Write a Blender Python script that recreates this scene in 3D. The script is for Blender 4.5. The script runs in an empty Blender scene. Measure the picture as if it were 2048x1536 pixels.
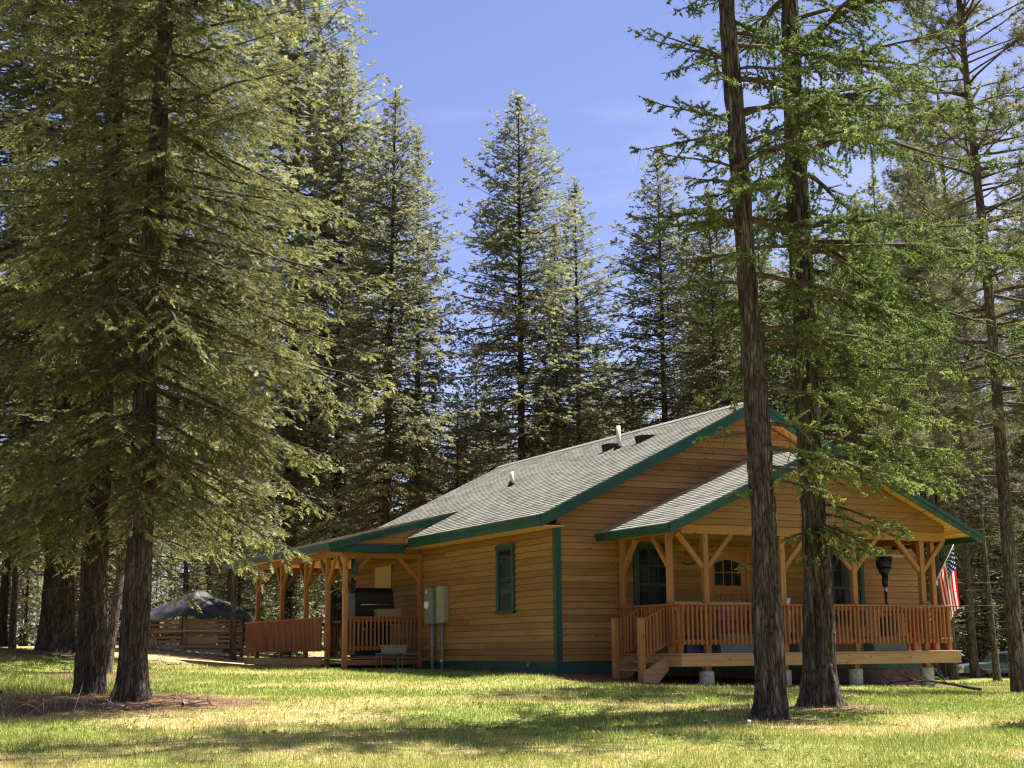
import bpy, math, random
import numpy as np

# ------------------------------------------------------------------ camera, sky, sun, exposure
S = bpy.context.scene
COL = S.collection
EYE = 1.6
R = math.radians
cam_d = bpy.data.cameras.new('camera')
cam = bpy.data.objects.new('camera', cam_d); COL.objects.link(cam)
cam_d.sensor_width = 36.0
cam_d.lens = 51.52
cam_d.clip_start = 0.1
cam_d.clip_end = 2000
from mathutils import Matrix, Vector
cam.matrix_world = Matrix.Translation((0, 0, EYE)) @ Matrix.Rotation(R(90 + 10.276), 4, 'X') @ Matrix.Rotation(R(-0.509), 4, 'Z')
S.camera = cam

SUN_AZ = R(63.6)          # clockwise from +Y: the sun stands off the cabin's front wall end
SUN_EL = R(60)
w = bpy.data.worlds.new('World'); S.world = w; w.use_nodes = True
nt = w.node_tree; nt.nodes.clear()
def N(nt, t, **kw):
    n = nt.nodes.new(t)
    for k, v in kw.items(): setattr(n, k, v)
    return n
sky = N(nt, 'ShaderNodeTexSky', sky_type='NISHITA', sun_disc=False)
sky.sun_elevation = SUN_EL; sky.sun_rotation = SUN_AZ
sky.air_density = 1.0; sky.dust_density = 1.2; sky.ozone_density = 2.5; sky.altitude = 900
tc = N(nt, 'ShaderNodeTexCoord')
mp = N(nt, 'ShaderNodeMapping'); mp.inputs['Scale'].default_value = (1.2, 1.2, 5.0)
cn = N(nt, 'ShaderNodeTexNoise'); cn.inputs['Scale'].default_value = 2.2; cn.inputs['Detail'].default_value = 6; cn.inputs['Roughness'].default_value = .55
cr = N(nt, 'ShaderNodeMapRange'); cr.inputs[1].default_value = .42; cr.inputs[2].default_value = .72; cr.inputs[3].default_value = 0.0; cr.inputs[4].default_value = .55
tint = N(nt, 'ShaderNodeMix', data_type='RGBA', blend_type='MULTIPLY'); tint.inputs[0].default_value = 1.0
tint.inputs[7].default_value = (.98, .82, .98, 1)
mx = N(nt, 'ShaderNodeMix', data_type='RGBA'); mx.inputs[7].default_value = (5.2, 5.3, 6.3, 1)
bg = N(nt, 'ShaderNodeBackground'); bg.inputs[1].default_value = 0.055
out = N(nt, 'ShaderNodeOutputWorld')
L = nt.links.new
L(tc.outputs['Generated'], mp.inputs[0]); L(mp.outputs[0], cn.inputs['Vector']); L(cn.outputs[0], cr.inputs[0])
L(sky.outputs[0], tint.inputs[6]); L(tint.outputs[2], mx.inputs[6]); L(cr.outputs[0], mx.inputs[0])
L(mx.outputs[2], bg.inputs[0]); L(bg.outputs[0], out.inputs[0])

sd = bpy.data.lights.new('sun', 'SUN'); sd.energy = 5.0; sd.angle = R(0.53); sd.color = (1.0, .955, .87)
sun = bpy.data.objects.new('sun', sd); COL.objects.link(sun)
sdir = Vector((math.cos(SUN_EL) * math.sin(SUN_AZ), math.cos(SUN_EL) * math.cos(SUN_AZ), math.sin(SUN_EL)))
sun.rotation_euler = sdir.to_track_quat('Z', 'Y').to_euler(); sun.location = (30, 20, 40)
vs = S.view_settings
vs.view_transform = 'Standard'; vs.look = 'None'; vs.gamma = 1.0; vs.use_curve_mapping = False
vs.exposure = 1.80
cy = S.cycles
cy.max_bounces = 7; cy.diffuse_bounces = 5; cy.glossy_bounces = 3; cy.transmission_bounces = 4; cy.transparent_max_bounces = 6
cy.caustics_reflective = False; cy.caustics_refractive = False
cy.filter_width = 1.2
cy.use_denoising = True; cy.denoiser = 'OPENIMAGEDENOISE'; cy.denoising_input_passes = 'RGB_ALBEDO_NORMAL'; cy.denoising_prefilter = 'ACCURATE'

rng = np.random.default_rng(7)
random.seed(7)

# ------------------------------------------------------------------ helpers
def tag(o, label=None, cat=None, group=None, kind=None):
    if label: o['label'] = label
    if cat: o['category'] = cat
    if group: o['group'] = group
    if kind: o['kind'] = kind
    return o
def empty(name, loc, rz=0, parent=None):
    o = bpy.data.objects.new(name, None); COL.objects.link(o)
    o.location = loc; o.rotation_euler = (0, 0, rz); o.parent = parent; o.empty_display_size = .2
    return o
def link(name, me, parent=None, loc=(0, 0, 0), rot=(0, 0, 0)):
    o = bpy.data.objects.new(name, me); COL.objects.link(o)
    o.parent = parent; o.location = loc; o.rotation_euler = rot
    return o
def vnoise(x, y, seed=0):
    xi = np.floor(x).astype(np.int64); yi = np.floor(y).astype(np.int64)
    fx = x - xi; fy = y - yi
    fx = fx * fx * (3 - 2 * fx); fy = fy * fy * (3 - 2 * fy)
    def h(a, b):
        n = (a * 374761393 + b * 668265263 + seed * 1442695041) & 0xffffffff
        n = ((n ^ (n >> 13)) * 1274126177) & 0xffffffff
        return ((n ^ (n >> 16)) & 0xffff) / 65535.0
    return (h(xi, yi) * (1 - fx) + h(xi + 1, yi) * fx) * (1 - fy) + (h(xi, yi + 1) * (1 - fx) + h(xi + 1, yi + 1) * fx) * fy
def fbm(x, y, oct=4, seed=0):
    s = 0; a = .5; t = 0
    for k in range(oct):
        s = s + a * vnoise(x * 2 ** k, y * 2 ** k, seed + k); t += a; a *= .5
    return s / t
def sstep(x, a, b):
    t = np.clip((x - a) / (b - a), 0, 1); return t * t * (3 - 2 * t)

# house frame: corner of the cabin on the ground, x along its front wall, y along its side wall
TH = R(63.588)
HO = np.array([.899, 31.0]); HU = np.array([math.sin(TH), math.cos(TH)]); HV = np.array([-math.cos(TH), math.sin(TH)])
def house_uv(x, y):
    dx = x - HO[0]; dy = y - HO[1]
    return dx * HU[0] + dy * HU[1], dx * HV[0] + dy * HV[1]
_gy = [-40, 0, 10, 20, 28, 31, 37, 55, 80, 150, 500]
_gz = [-2.6, -1.6, -1.27, -.92, -.64, -.5, -.44, -.34, -.2, .2, 1.5]
def ground_z(x, y):
    x = np.asarray(x, float); y = np.asarray(y, float)
    z = np.interp(y, _gy, _gz)
    z = z - .05 * np.clip(x - 1, 0, 10) * sstep(y, 21, 31) * (1 - .0 * y)
    z = z - np.clip(y - 44, 0, 70) * .030 * sstep(x, 6, 16)
    z = z + .10 * np.clip(-x - 8, 0, 6) * sstep(y, 25, 37)
    for (mx_, my_, mh, mr) in ((-11.7, 38, .12, 2.0), (-6.2, 23.6, .10, 1.9), (4.6, 21.6, .06, 1.2)):
        z = z + mh * np.exp(-((x - mx_) ** 2 + (y - my_) ** 2) / mr ** 2)
    z = z + (fbm(x * .35, y * .35, 3, 5) - .5) * .16 * sstep(y, 8, 14)
    return z + EYE
def gz(x, y): return float(ground_z(x, y))

class MB:
    """collects boxes, bars, tubes, prisms into one mesh"""
    def __init__(s): s.v = []; s.f = []; s.m = []; s.sm = []
    def add(s, vs, fs, m=0, smooth=False):
        b = len(s.v); s.v += [tuple(map(float, p)) for p in vs]
        for f in fs: s.f.append([b + i for i in f]); s.m.append(m); s.sm.append(smooth)
        return s
    def box(s, x0, x1, y0, y1, z0, z1, m=0):
        return s.add([(x, y, z) for z in (z0, z1) for y in (y0, y1) for x in (x0, x1)],
                     [(0, 2, 3, 1), (4, 5, 7, 6), (0, 1, 5, 4), (2, 6, 7, 3), (0, 4, 6, 2), (1, 3, 7, 5)], m)
    def cbox(s, x0, x1, y0, y1, z0, z1, c=.01, m=0):
        """box with its corners cut: three stacked rings"""
        def ring(z, i): return [(x0 + i + c, y0 + i, z), (x1 - i - c, y0 + i, z), (x1 - i, y0 + i + c, z), (x1 - i, y1 - i - c, z),
                                (x1 - i - c, y1 - i, z), (x0 + i + c, y1 - i, z), (x0 + i, y1 - i - c, z), (x0 + i, y0 + i + c, z)]
        vs = ring(z0, c * .7) + ring(z0 + c, 0) + ring(z1 - c, 0) + ring(z1, c * .7)
        fs = [tuple(range(7, -1, -1)), tuple(range(24, 32))]
        for r in range(3):
            for i in range(8): j = (i + 1) % 8; fs.append((r * 8 + i, r * 8 + j, r * 8 + 8 + j, r * 8 + 8 + i))
        return s.add(vs, fs, m)
    def prism(s, poly, axis, a, b, m=0):
        """poly in the two other axes, extruded along axis 'x','y','z' from a to b"""
        def P(p, t): return {'x': (t, p[0], p[1]), 'y': (p[0], t, p[1]), 'z': (p[0], p[1], t)}[axis]
        n = len(poly)
        vs = [P(p, a) for p in poly] + [P(p, b) for p in poly]
        fs = [tuple(range(n - 1, -1, -1)), tuple(range(n, 2 * n))] + [(i, (i + 1) % n, n + (i + 1) % n, n + i) for i in range(n)]
        return s.add(vs, fs, m)
    def tube(s, pts, rad, n=8, m=0, cap=True, smooth=True):
        pts = [Vector(p) for p in pts]
        if not hasattr(rad, '__len__'): rad = [rad] * len(pts)
        vs = []; ref = None
        for i, p in enumerate(pts):
            d = (pts[min(i + 1, len(pts) - 1)] - pts[max(i - 1, 0)]).normalized()
            if ref is None: ref = Vector((0, 0, 1)) if abs(d.z) < .9 else Vector((1, 0, 0))
            a = (ref - d * ref.dot(d)).normalized(); ref = a; b = d.cross(a)
            for k in range(n):
                t = 2 * math.pi * k / n; vs.append(p + (a * math.cos(t) + b * math.sin(t)) * rad[i])
        fs = []
        for i in range(len(pts) - 1):
            for k in range(n): j = (k + 1) % n; fs.append((i * n + k, i * n + j, i * n + n + j, i * n + n + k))
        s.add(vs, fs, m, smooth)
        if cap:
            s.f.append([len(s.v) - n * len(pts) + k for k in range(n - 1, -1, -1)]); s.m.append(m); s.sm.append(False)
            s.f.append([len(s.v) - n + k for k in range(n)]); s.m.append(m); s.sm.append(False)
        return s
    def lathe(s, prof, n=20, c=(0, 0), m=0):
        vs = [(c[0] + r * math.cos(2 * math.pi * k / n), c[1] + r * math.sin(2 * math.pi * k / n), z) for r, z in prof for k in range(n)]
        fs = []
        for i in range(len(prof) - 1):
            for k in range(n): j = (k + 1) % n; fs.append((i * n + k, i * n + j, i * n + n + j, i * n + n + k))
        fs2 = [tuple(range(n - 1, -1, -1)), tuple(range((len(prof) - 1) * n, len(prof) * n))]
        s.add(vs, fs, m, True); b = len(s.v) - len(vs)
        for f in fs2: s.f.append([b + i for i in f]); s.m.append(m); s.sm.append(False)
        return s
    def mesh(s, name, mats):
        me = bpy.data.meshes.new(name); me.from_pydata(s.v, [], s.f)
        for m in (mats if isinstance(mats, (list, tuple)) else [mats]): me.materials.append(m)
        me.polygons.foreach_set('material_index', s.m); me.polygons.foreach_set('use_smooth', s.sm); me.update()
        return me
    def build(s, name, mats, parent=None, loc=(0, 0, 0), rot=(0, 0, 0)): return link(name, s.mesh(name, mats), parent, loc, rot)

# ------------------------------------------------------------------ materials
def new_mat(name):
    m = bpy.data.materials.new(name); m.use_nodes = True; nt = m.node_tree; nt.nodes.clear()
    o = N(nt, 'ShaderNodeOutputMaterial'); b = N(nt, 'ShaderNodeBsdfPrincipled'); nt.links.new(b.outputs[0], o.inputs[0])
    return m, nt, b, o
def rgba(c): return (c[0], c[1], c[2], 1)
def plain(name, c, rough=.6, metal=0.0, var=.12, scale=8.0, bump=0.0, spec=.4):
    m, nt, b, o = new_mat(name); l = nt.links.new
    tcn = N(nt, 'ShaderNodeTexCoord'); no = N(nt, 'ShaderNodeTexNoise'); no.inputs['Scale'].default_value = scale; no.inputs['Detail'].default_value = 5
    r = N(nt, 'ShaderNodeMapRange'); r.inputs[1].default_value = .3; r.inputs[2].default_value = .7; r.inputs[3].default_value = 1 - var; r.inputs[4].default_value = 1 + var
    mu = N(nt, 'ShaderNodeVectorMath', operation='SCALE'); mu.inputs[0].default_value = c
    l(tcn.outputs['Object'], no.inputs['Vector']); l(no.outputs[0], r.inputs[0]); l(r.outputs[0], mu.inputs['Scale']); l(mu.outputs[0], b.inputs['Base Color'])
    b.inputs['Roughness'].default_value = rough; b.inputs['Metallic'].default_value = metal; b.inputs['Specular IOR Level'].default_value = spec
    if bump:
        bu = N(nt, 'ShaderNodeBump'); bu.inputs['Strength'].default_value = bump; bu.inputs['Distance'].default_value = .02
        l(no.outputs[0], bu.inputs['Height']); l(bu.outputs[0], b.inputs['Normal'])
    return m
def wood(name, ca, cb, cd, rough=.62, grain=(1.2, 22, 22), knots=True, blotch=.25):
    """ca..cb from piece to piece, cd in grain lines and knots; grain runs along local x"""
    m, nt, b, o = new_mat(name); l = nt.links.new
    tcn = N(nt, 'ShaderNodeTexCoord'); oi = N(nt, 'ShaderNodeObjectInfo')
    off = N(nt, 'ShaderNodeVectorMath', operation='SCALE'); off.inputs[0].default_value = (37, 91, 53)
    ad = N(nt, 'ShaderNodeVectorMath', operation='ADD'); l(oi.outputs['Random'], off.inputs['Scale']); l(tcn.outputs['Object'], ad.inputs[0]); l(off.outputs[0], ad.inputs[1])
    ma = N(nt, 'ShaderNodeVectorMath', operation='MULTIPLY'); ma.inputs[1].default_value = grain; l(ad.outputs[0], ma.inputs[0])
    no = N(nt, 'ShaderNodeTexNoise'); no.inputs['Scale'].default_value = 1; no.inputs['Detail'].default_value = 6; no.inputs['Distortion'].default_value = .6; l(ma.outputs[0], no.inputs['Vector'])
    n2 = N(nt, 'ShaderNodeTexNoise'); n2.inputs['Scale'].default_value = 1.3; n2.inputs['Detail'].default_value = 3; l(ad.outputs[0], n2.inputs['Vector'])
    fa = N(nt, 'ShaderNodeMath', operation='MULTIPLY_ADD'); fa.inputs[1].default_value = blotch * 2; l(n2.outputs[0], fa.inputs[0])
    fb = N(nt, 'ShaderNodeMath', operation='SUBTRACT'); l(oi.outputs['Random'], fb.inputs[0]); fb.inputs[1].default_value = blotch; l(fb.outputs[0], fa.inputs[2])
    c1 = N(nt, 'ShaderNodeMix', data_type='RGBA'); c1.inputs[6].default_value = rgba(ca); c1.inputs[7].default_value = rgba(cb); l(fa.outputs[0], c1.inputs[0])
    gr = N(nt, 'ShaderNodeMapRange'); gr.inputs[1].default_value = .48; gr.inputs[2].default_value = .72; gr.inputs[4].default_value = .55; l(no.outputs[0], gr.inputs[0])
    c2 = N(nt, 'ShaderNodeMix', data_type='RGBA'); c2.inputs[7].default_value = rgba(cd); l(c1.outputs[2], c2.inputs[6]); l(gr.outputs[0], c2.inputs[0])
    last = c2.outputs[2]
    if knots:
        mk = N(nt, 'ShaderNodeVectorMath', operation='MULTIPLY'); mk.inputs[1].default_value = (2.6, 6.5, 6.5); l(ad.outputs[0], mk.inputs[0])
        vo = N(nt, 'ShaderNodeTexVoronoi'); vo.inputs['Scale'].default_value = 1; l(mk.outputs[0], vo.inputs['Vector'])
        kr = N(nt, 'ShaderNodeMapRange'); kr.inputs[1].default_value = .06; kr.inputs[2].default_value = .15; kr.inputs[3].default_value = .8; kr.inputs[4].default_value = 0; l(vo.outputs['Distance'], kr.inputs[0])
        c3 = N(nt, 'ShaderNodeMix', data_type='RGBA'); c3.inputs[7].default_value = (cd[0] * .45, cd[1] * .4, cd[2] * .4, 1); l(last, c3.inputs[6]); l(kr.outputs[0], c3.inputs[0]); last = c3.outputs[2]
    l(last, b.inputs['Base Color']); b.inputs['Roughness'].default_value = rough; b.inputs['Specular IOR Level'].default_value = .3
    bu = N(nt, 'ShaderNodeBump'); bu.inputs['Strength'].default_value = .35; bu.inputs['Distance'].default_value = .004; l(no.outputs[0], bu.inputs['Height']); l(bu.outputs[0], b.inputs['Normal'])
    return m
def leafy(name, dark, mid, light, trans=.35, rough=.55):
    m, nt, b, o = new_mat(name); l = nt.links.new
    at = N(nt, 'ShaderNodeAttribute', attribute_name='tint'); oi = N(nt, 'ShaderNodeObjectInfo')
    cr = N(nt, 'ShaderNodeValToRGB'); e = cr.color_ramp.elements
    e[0].position = 0; e[0].color = rgba(dark); e[1].position = 1; e[1].color = rgba(light); k = e.new(.5); k.color = rgba(mid)
    hs = N(nt, 'ShaderNodeHueSaturation')
    r1 = N(nt, 'ShaderNodeMapRange'); r1.inputs[3].default_value = .82; r1.inputs[4].default_value = 1.18; l(oi.outputs['Random'], r1.inputs[0]); l(r1.outputs[0], hs.inputs['Value'])
    l(at.outputs['Fac'], cr.inputs[0]); l(cr.outputs[0], hs.inputs['Color'])
    tr = N(nt, 'ShaderNodeBsdfTranslucent'); mxs = N(nt, 'ShaderNodeMixShader'); mxs.inputs[0].default_value = trans
    l(hs.outputs[0], b.inputs['Base Color']); l(hs.outputs[0], tr.inputs['Color']); b.inputs['Roughness'].default_value = rough; b.inputs['Specular IOR Level'].default_value = .35
    l(b.outputs[0], mxs.inputs[1]); l(tr.outputs[0], mxs.inputs[2]); l(mxs.outputs[0], o.inputs[0])
    return m
def bark(name, ca, cb, cc, zs=.16, sc=13.0, bump=1.0):
    m, nt, b, o = new_mat(name); l = nt.links.new
    tcn = N(nt, 'ShaderNodeTexCoord'); mp = N(nt, 'ShaderNodeMapping'); mp.inputs['Scale'].default_value = (1, 1, zs); l(tcn.outputs['Object'], mp.inputs[0])
    no = N(nt, 'ShaderNodeTexNoise'); no.inputs['Scale'].default_value = sc; no.inputs['Detail'].default_value = 7; no.inputs['Roughness'].default_value = .65; l(mp.outputs[0], no.inputs['Vector'])
    vo = N(nt, 'ShaderNodeTexVoronoi', feature='DISTANCE_TO_EDGE'); vo.inputs['Scale'].default_value = sc * 1.6
    wn = N(nt, 'ShaderNodeTexNoise'); wn.inputs['Scale'].default_value = sc * .8; wn.inputs['Detail'].default_value = 4; l(mp.outputs[0], wn.inputs['Vector'])
    wm = N(nt, 'ShaderNodeVectorMath', operation='MULTIPLY_ADD'); wm.inputs[1].default_value = (.11, .11, .11); l(wn.outputs['Color'], wm.inputs[0]); l(mp.outputs[0], wm.inputs[2]); l(wm.outputs[0], vo.inputs['Vector'])
    at = N(nt, 'ShaderNodeAttribute', attribute_name='tint')
    cr = N(nt, 'ShaderNodeValToRGB'); e = cr.color_ramp.elements; e[0].position = .3; e[0].color = rgba(ca); e[1].position = .72; e[1].color = rgba(cc); k = e.new(.5); k.color = rgba(cb)
    l(no.outputs[0], cr.inputs[0])
    ck = N(nt, 'ShaderNodeMapRange'); ck.inputs[1].default_value = .0; ck.inputs[2].default_value = .16; ck.inputs[3].default_value = .42; ck.inputs[4].default_value = 1.0; l(vo.outputs['Distance'], ck.inputs[0])
    cm = N(nt, 'ShaderNodeVectorMath', operation='SCALE'); l(cr.outputs[0], cm.inputs[0]); l(ck.outputs[0], cm.inputs['Scale'])
    l(cm.outputs[0], b.inputs['Base Color']); b.inputs['Roughness'].default_value = .9; b.inputs['Specular IOR Level'].default_value = .15
    ad = N(nt, 'ShaderNodeMath', operation='MINIMUM'); ad.inputs[1].default_value = .12; l(vo.outputs['Distance'], ad.inputs[0])
    mu = N(nt, 'ShaderNodeMath', operation='MULTIPLY_ADD'); mu.inputs[1].default_value = 4; l(ad.outputs[0], mu.inputs[0]); l(no.outputs[0], mu.inputs[2])
    bu = N(nt, 'ShaderNodeBump'); bu.inputs['Strength'].default_value = bump; bu.inputs['Distance'].default_value = .03; l(mu.outputs[0], bu.inputs['Height']); l(bu.outputs[0], b.inputs['Normal'])
    return m
def glass_mat(name, c=(.03, .035, .035), fac=.55):
    m, nt, b, o = new_mat(name); l = nt.links.new
    b.inputs['Base Color'].default_value = rgba(c); b.inputs['Roughness'].default_value = .04; b.inputs['Specular IOR Level'].default_value = .18
    tr = N(nt, 'ShaderNodeBsdfTransparent'); tr.inputs[0].default_value = (.8, .85, .85, 1); mxs = N(nt, 'ShaderNodeMixShader'); mxs.inputs[0].default_value = fac
    l(tr.outputs[0], mxs.inputs[1]); l(b.outputs[0], mxs.inputs[2]); l(mxs.outputs[0], o.inputs[0])
    return m

M = {}
M['siding'] = wood('cedar_siding', (.250, .124, .042), (.38, .208, .076), (.165, .076, .025), blotch=.22)
M['post'] = wood('timber_post', (.32, .14, .05), (.41, .19, .07), (.20, .08, .028), knots=True)
M['rail'] = wood('stained_railing', (.28, .105, .042), (.37, .15, .058), (.18, .06, .025), knots=False)
M['deck'] = wood('deck_beam', (.38, .215, .105), (.46, .27, .14), (.22, .11, .05))
M['oldwood'] = wood('weathered_wood', (.20, .155, .12), (.33, .23, .155), (.08, .06, .045), rough=.85)
M['pallet'] = wood('pallet_slat', (.33, .19, .105), (.46, .30, .18), (.13, .075, .04), rough=.85)
M['soffit'] = wood('soffit_pine', (.58, .30, .10), (.70, .38, .14), (.36, .16, .05), knots=False)
M['door'] = wood('door_wood', (.36, .155, .058), (.42, .19, .07), (.20, .08, .03), knots=False)
M['green'] = plain('green_trim_paint', (.010, .060, .048), .5, var=.25, scale=3)
M['greendark'] = plain('dark_green_frame_paint', (.006, .026, .022), .45, var=.1)
M['patch'] = wood('plywood', (.60, .40, .18), (.66, .45, .22), (.45, .27, .11), knots=False)
M['black'] = plain('black_enamel', (.012, .012, .013), .35, var=.1)
M['blackmatt'] = plain('black_rubber', (.016, .016, .017), .8, var=.2)
M['steel'] = plain('dull_steel', (.42, .42, .41), .42, metal=.8, var=.08)
M['grey_box'] = plain('grey_meter_enamel', (.19, .21, .205), .5, var=.08)
M['beige_box'] = plain('beige_panel_enamel', (.29, .28, .23), .5, var=.08)
M['conduit'] = plain('grey_conduit', (.22, .235, .23), .5)
M['white'] = plain('white_plastic', (.78, .78, .76), .45, var=.05)
M['pvc'] = plain('pale_vent_pipe', (.62, .58, .54), .5, var=.08)
M['concrete'] = plain('concrete', (.42, .39, .34), .9, var=.25, scale=14, bump=.3)
M['deck_shade_panel'] = plain('painted_deck_shade', (.10, .085, .07), .95, var=.3, scale=5)  # dark colour stands in for the shade beneath the front deck
M['interior'] = plain('dark_room', (.012, .011, .010), .9)
M['curtain'] = plain('curtain_cloth', (.30, .24, .17), .9, var=.2, scale=20)
M['glass'] = glass_mat('window_glass')
M['blue'] = plain('blue_plastic', (.02, .035, .13), .5)
M['paleblue'] = plain('pale_blue_plastic', (.14, .21, .27), .5)
M['red'] = plain('red_plastic', (.22, .025, .02), .5)
M['pink'] = plain('coral_cloth', (.42, .07, .055), .8)
M['cream'] = plain('cream_cloth', (.62, .52, .30), .9, var=.2)
M['rock'] = plain('field_stone', (.26, .24, .22), .9, var=.4, scale=6, bump=.5)
M['tarp'] = plain('dark_tarp', (.020, .020, .022), .5, var=.6, scale=4)
M['brass'] = plain('lantern_metal', (.03, .026, .02), .45, metal=.5)
M['fir_bark'] = bark('fir_bark', (.022, .018, .015), (.064, .050, .040), (.15, .118, .094))
M['larch_bark'] = bark('larch_bark', (.026, .021, .018), (.078, .062, .050), (.21, .172, .14))
M['pine_bark'] = bark('pine_bark', (.045, .036, .032), (.12, .090, .074), (.24, .185, .15), zs=.2, sc=11)
M['twig'] = bark('twig_bark', (.05, .036, .026), (.10, .072, .052), (.17, .13, .10), zs=1, sc=12, bump=.2)
M['deadtwig'] = plain('dead_twig', (.26, .21, .165), .9, var=.3)
M['fir'] = leafy('fir_needles', (.062, .076, .029), (.185, .195, .062), (.50, .475, .16), trans=.52)
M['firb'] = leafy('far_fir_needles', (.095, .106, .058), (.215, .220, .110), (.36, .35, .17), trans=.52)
M['larch'] = leafy('larch_needles', (.070, .105, .034), (.175, .235, .064), (.34, .40, .115), trans=.48)
M['pine'] = leafy('pine_needles', (.075, .085, .048), (.165, .165, .08), (.28, .265, .125), trans=.42)
M['grass'] = leafy('grass_blades', (.13, .185, .036), (.35, .37, .078), (.56, .47, .22), trans=.4)

# ------------------------------------------------------------------ mesh from numpy
def np_mesh(name, verts, faces_n, loops, mats, mat_idx=None, smooth=None, attrs=None):
    me = bpy.data.meshes.new(name)
    nv = len(verts); nf = len(faces_n)
    me.vertices.add(nv); me.vertices.foreach_set('co', np.ascontiguousarray(verts, np.float32).ravel())
    me.loops.add(len(loops)); me.loops.foreach_set('vertex_index', np.ascontiguousarray(loops, np.int32))
    me.polygons.add(nf)
    starts = np.concatenate([[0], np.cumsum(faces_n)[:-1]]).astype(np.int32)
    me.polygons.foreach_set('loop_start', starts)
    for m in mats: me.materials.append(m)
    if mat_idx is not None: me.polygons.foreach_set('material_index', np.ascontiguousarray(mat_idx, np.int32))
    if smooth is not None: me.polygons.foreach_set('use_smooth', np.ascontiguousarray(smooth, bool))
    for k, a in (attrs or {}).items():
        at = me.attributes.new(k, 'FLOAT', 'POINT'); at.data.foreach_set('value', np.ascontiguousarray(a, np.float32))
    me.update(calc_edges=True)
    return me

# ------------------------------------------------------------------ ground
def axis(c0, c1, step, far, grow=1.16):
    a = list(np.arange(c0, c1 + 1e-6, step)); s = step
    while a[-1] < far: s *= grow; a.append(a[-1] + s)
    s = step
    b = [a[0]]
    while b[-1] > -far: s *= grow; b.append(b[-1] - s)
    return np.array(b[:0:-1] + a)
gxs = axis(-17, 15, .2, 420); gys = axis(9, 46, .22, 480)
GX, GY = np.meshgrid(gxs, gys); GZ = ground_z(GX, GY)
def soil_at(x, y):
    """bare needle litter under trees, dirt round the deck and the shed, track on the far side"""
    s = np.zeros_like(x)
    for (cx, cy_, rx, ry, a) in ((-6.4, 23.3, 3.0, 2.6, 1.0), (-11.7, 38, 3.2, 2.4, 1.0), (4.55, 21.2, 1.0, .85, .9), (3.4, 19.6, .8, .7, .8), (-9.5, 27, 2.4, 2.2, .55), (-8.6, 31.5, 1.6, 1.6, .9),
                             (9.8, 29.2, 1.2, 1.0, .6), (-10.2, 50.5, 5.5, 3.4, .55)):
        d = ((x - cx) / rx) ** 2 + ((y - cy_) / ry) ** 2
        s = np.maximum(s, a * (1 - sstep(d + (fbm(x * 1.3, y * 1.3, 3, 21) - .5) * 1.1, .35, 1.25)))
    u, v = house_uv(x, y)
    d = np.maximum(np.maximum(-.75 - u, u - 10.6), np.maximum(-2.75 - v, v - 12.5)) + (fbm(x * 1.6, y * 1.6, 3, 9) - .5) * .9
    s = np.maximum(s, 1 - sstep(d, -.15, .3))
    far = sstep(y, 47, 60) * .8 * (fbm(x * .2, y * .2, 3, 31) > .42)
    return np.maximum(s, far * .8)
def dry_at(x, y):
    d = sstep(fbm(x * .33 + 3, y * .5, 4, 77), .44, .62)
    d = d * .62 + .30 * sstep(fbm(x * 2.1, y * 2.1, 3, 15), .5, .75)
    d = d * (1 - .7 * sstep(x, 4, 8) * sstep(y, 17, 20))
    d = d + .45 * np.exp(-((x - .5) / 3.6) ** 2 - ((y - 15.2) / 1.6) ** 2) + .5 * np.exp(-((x + 3.2) / 2.2) ** 2 - ((y - 17.5) / 2.0) ** 2)
    u, v = house_uv(x, y)
    d = d * (1 - .6 * np.exp(-((u + 2.0) / 1.6) ** 2) * (v > -4) * (v < 8))
    d = np.maximum(d, .95 * np.exp(-((x + 8.6) / 4.0) ** 2 - ((y - 45) / 5.5) ** 2))
    return np.clip(d, 0, 1)
soil_v = soil_at(GX, GY); dry_v = dry_at(GX, GY)
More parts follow.
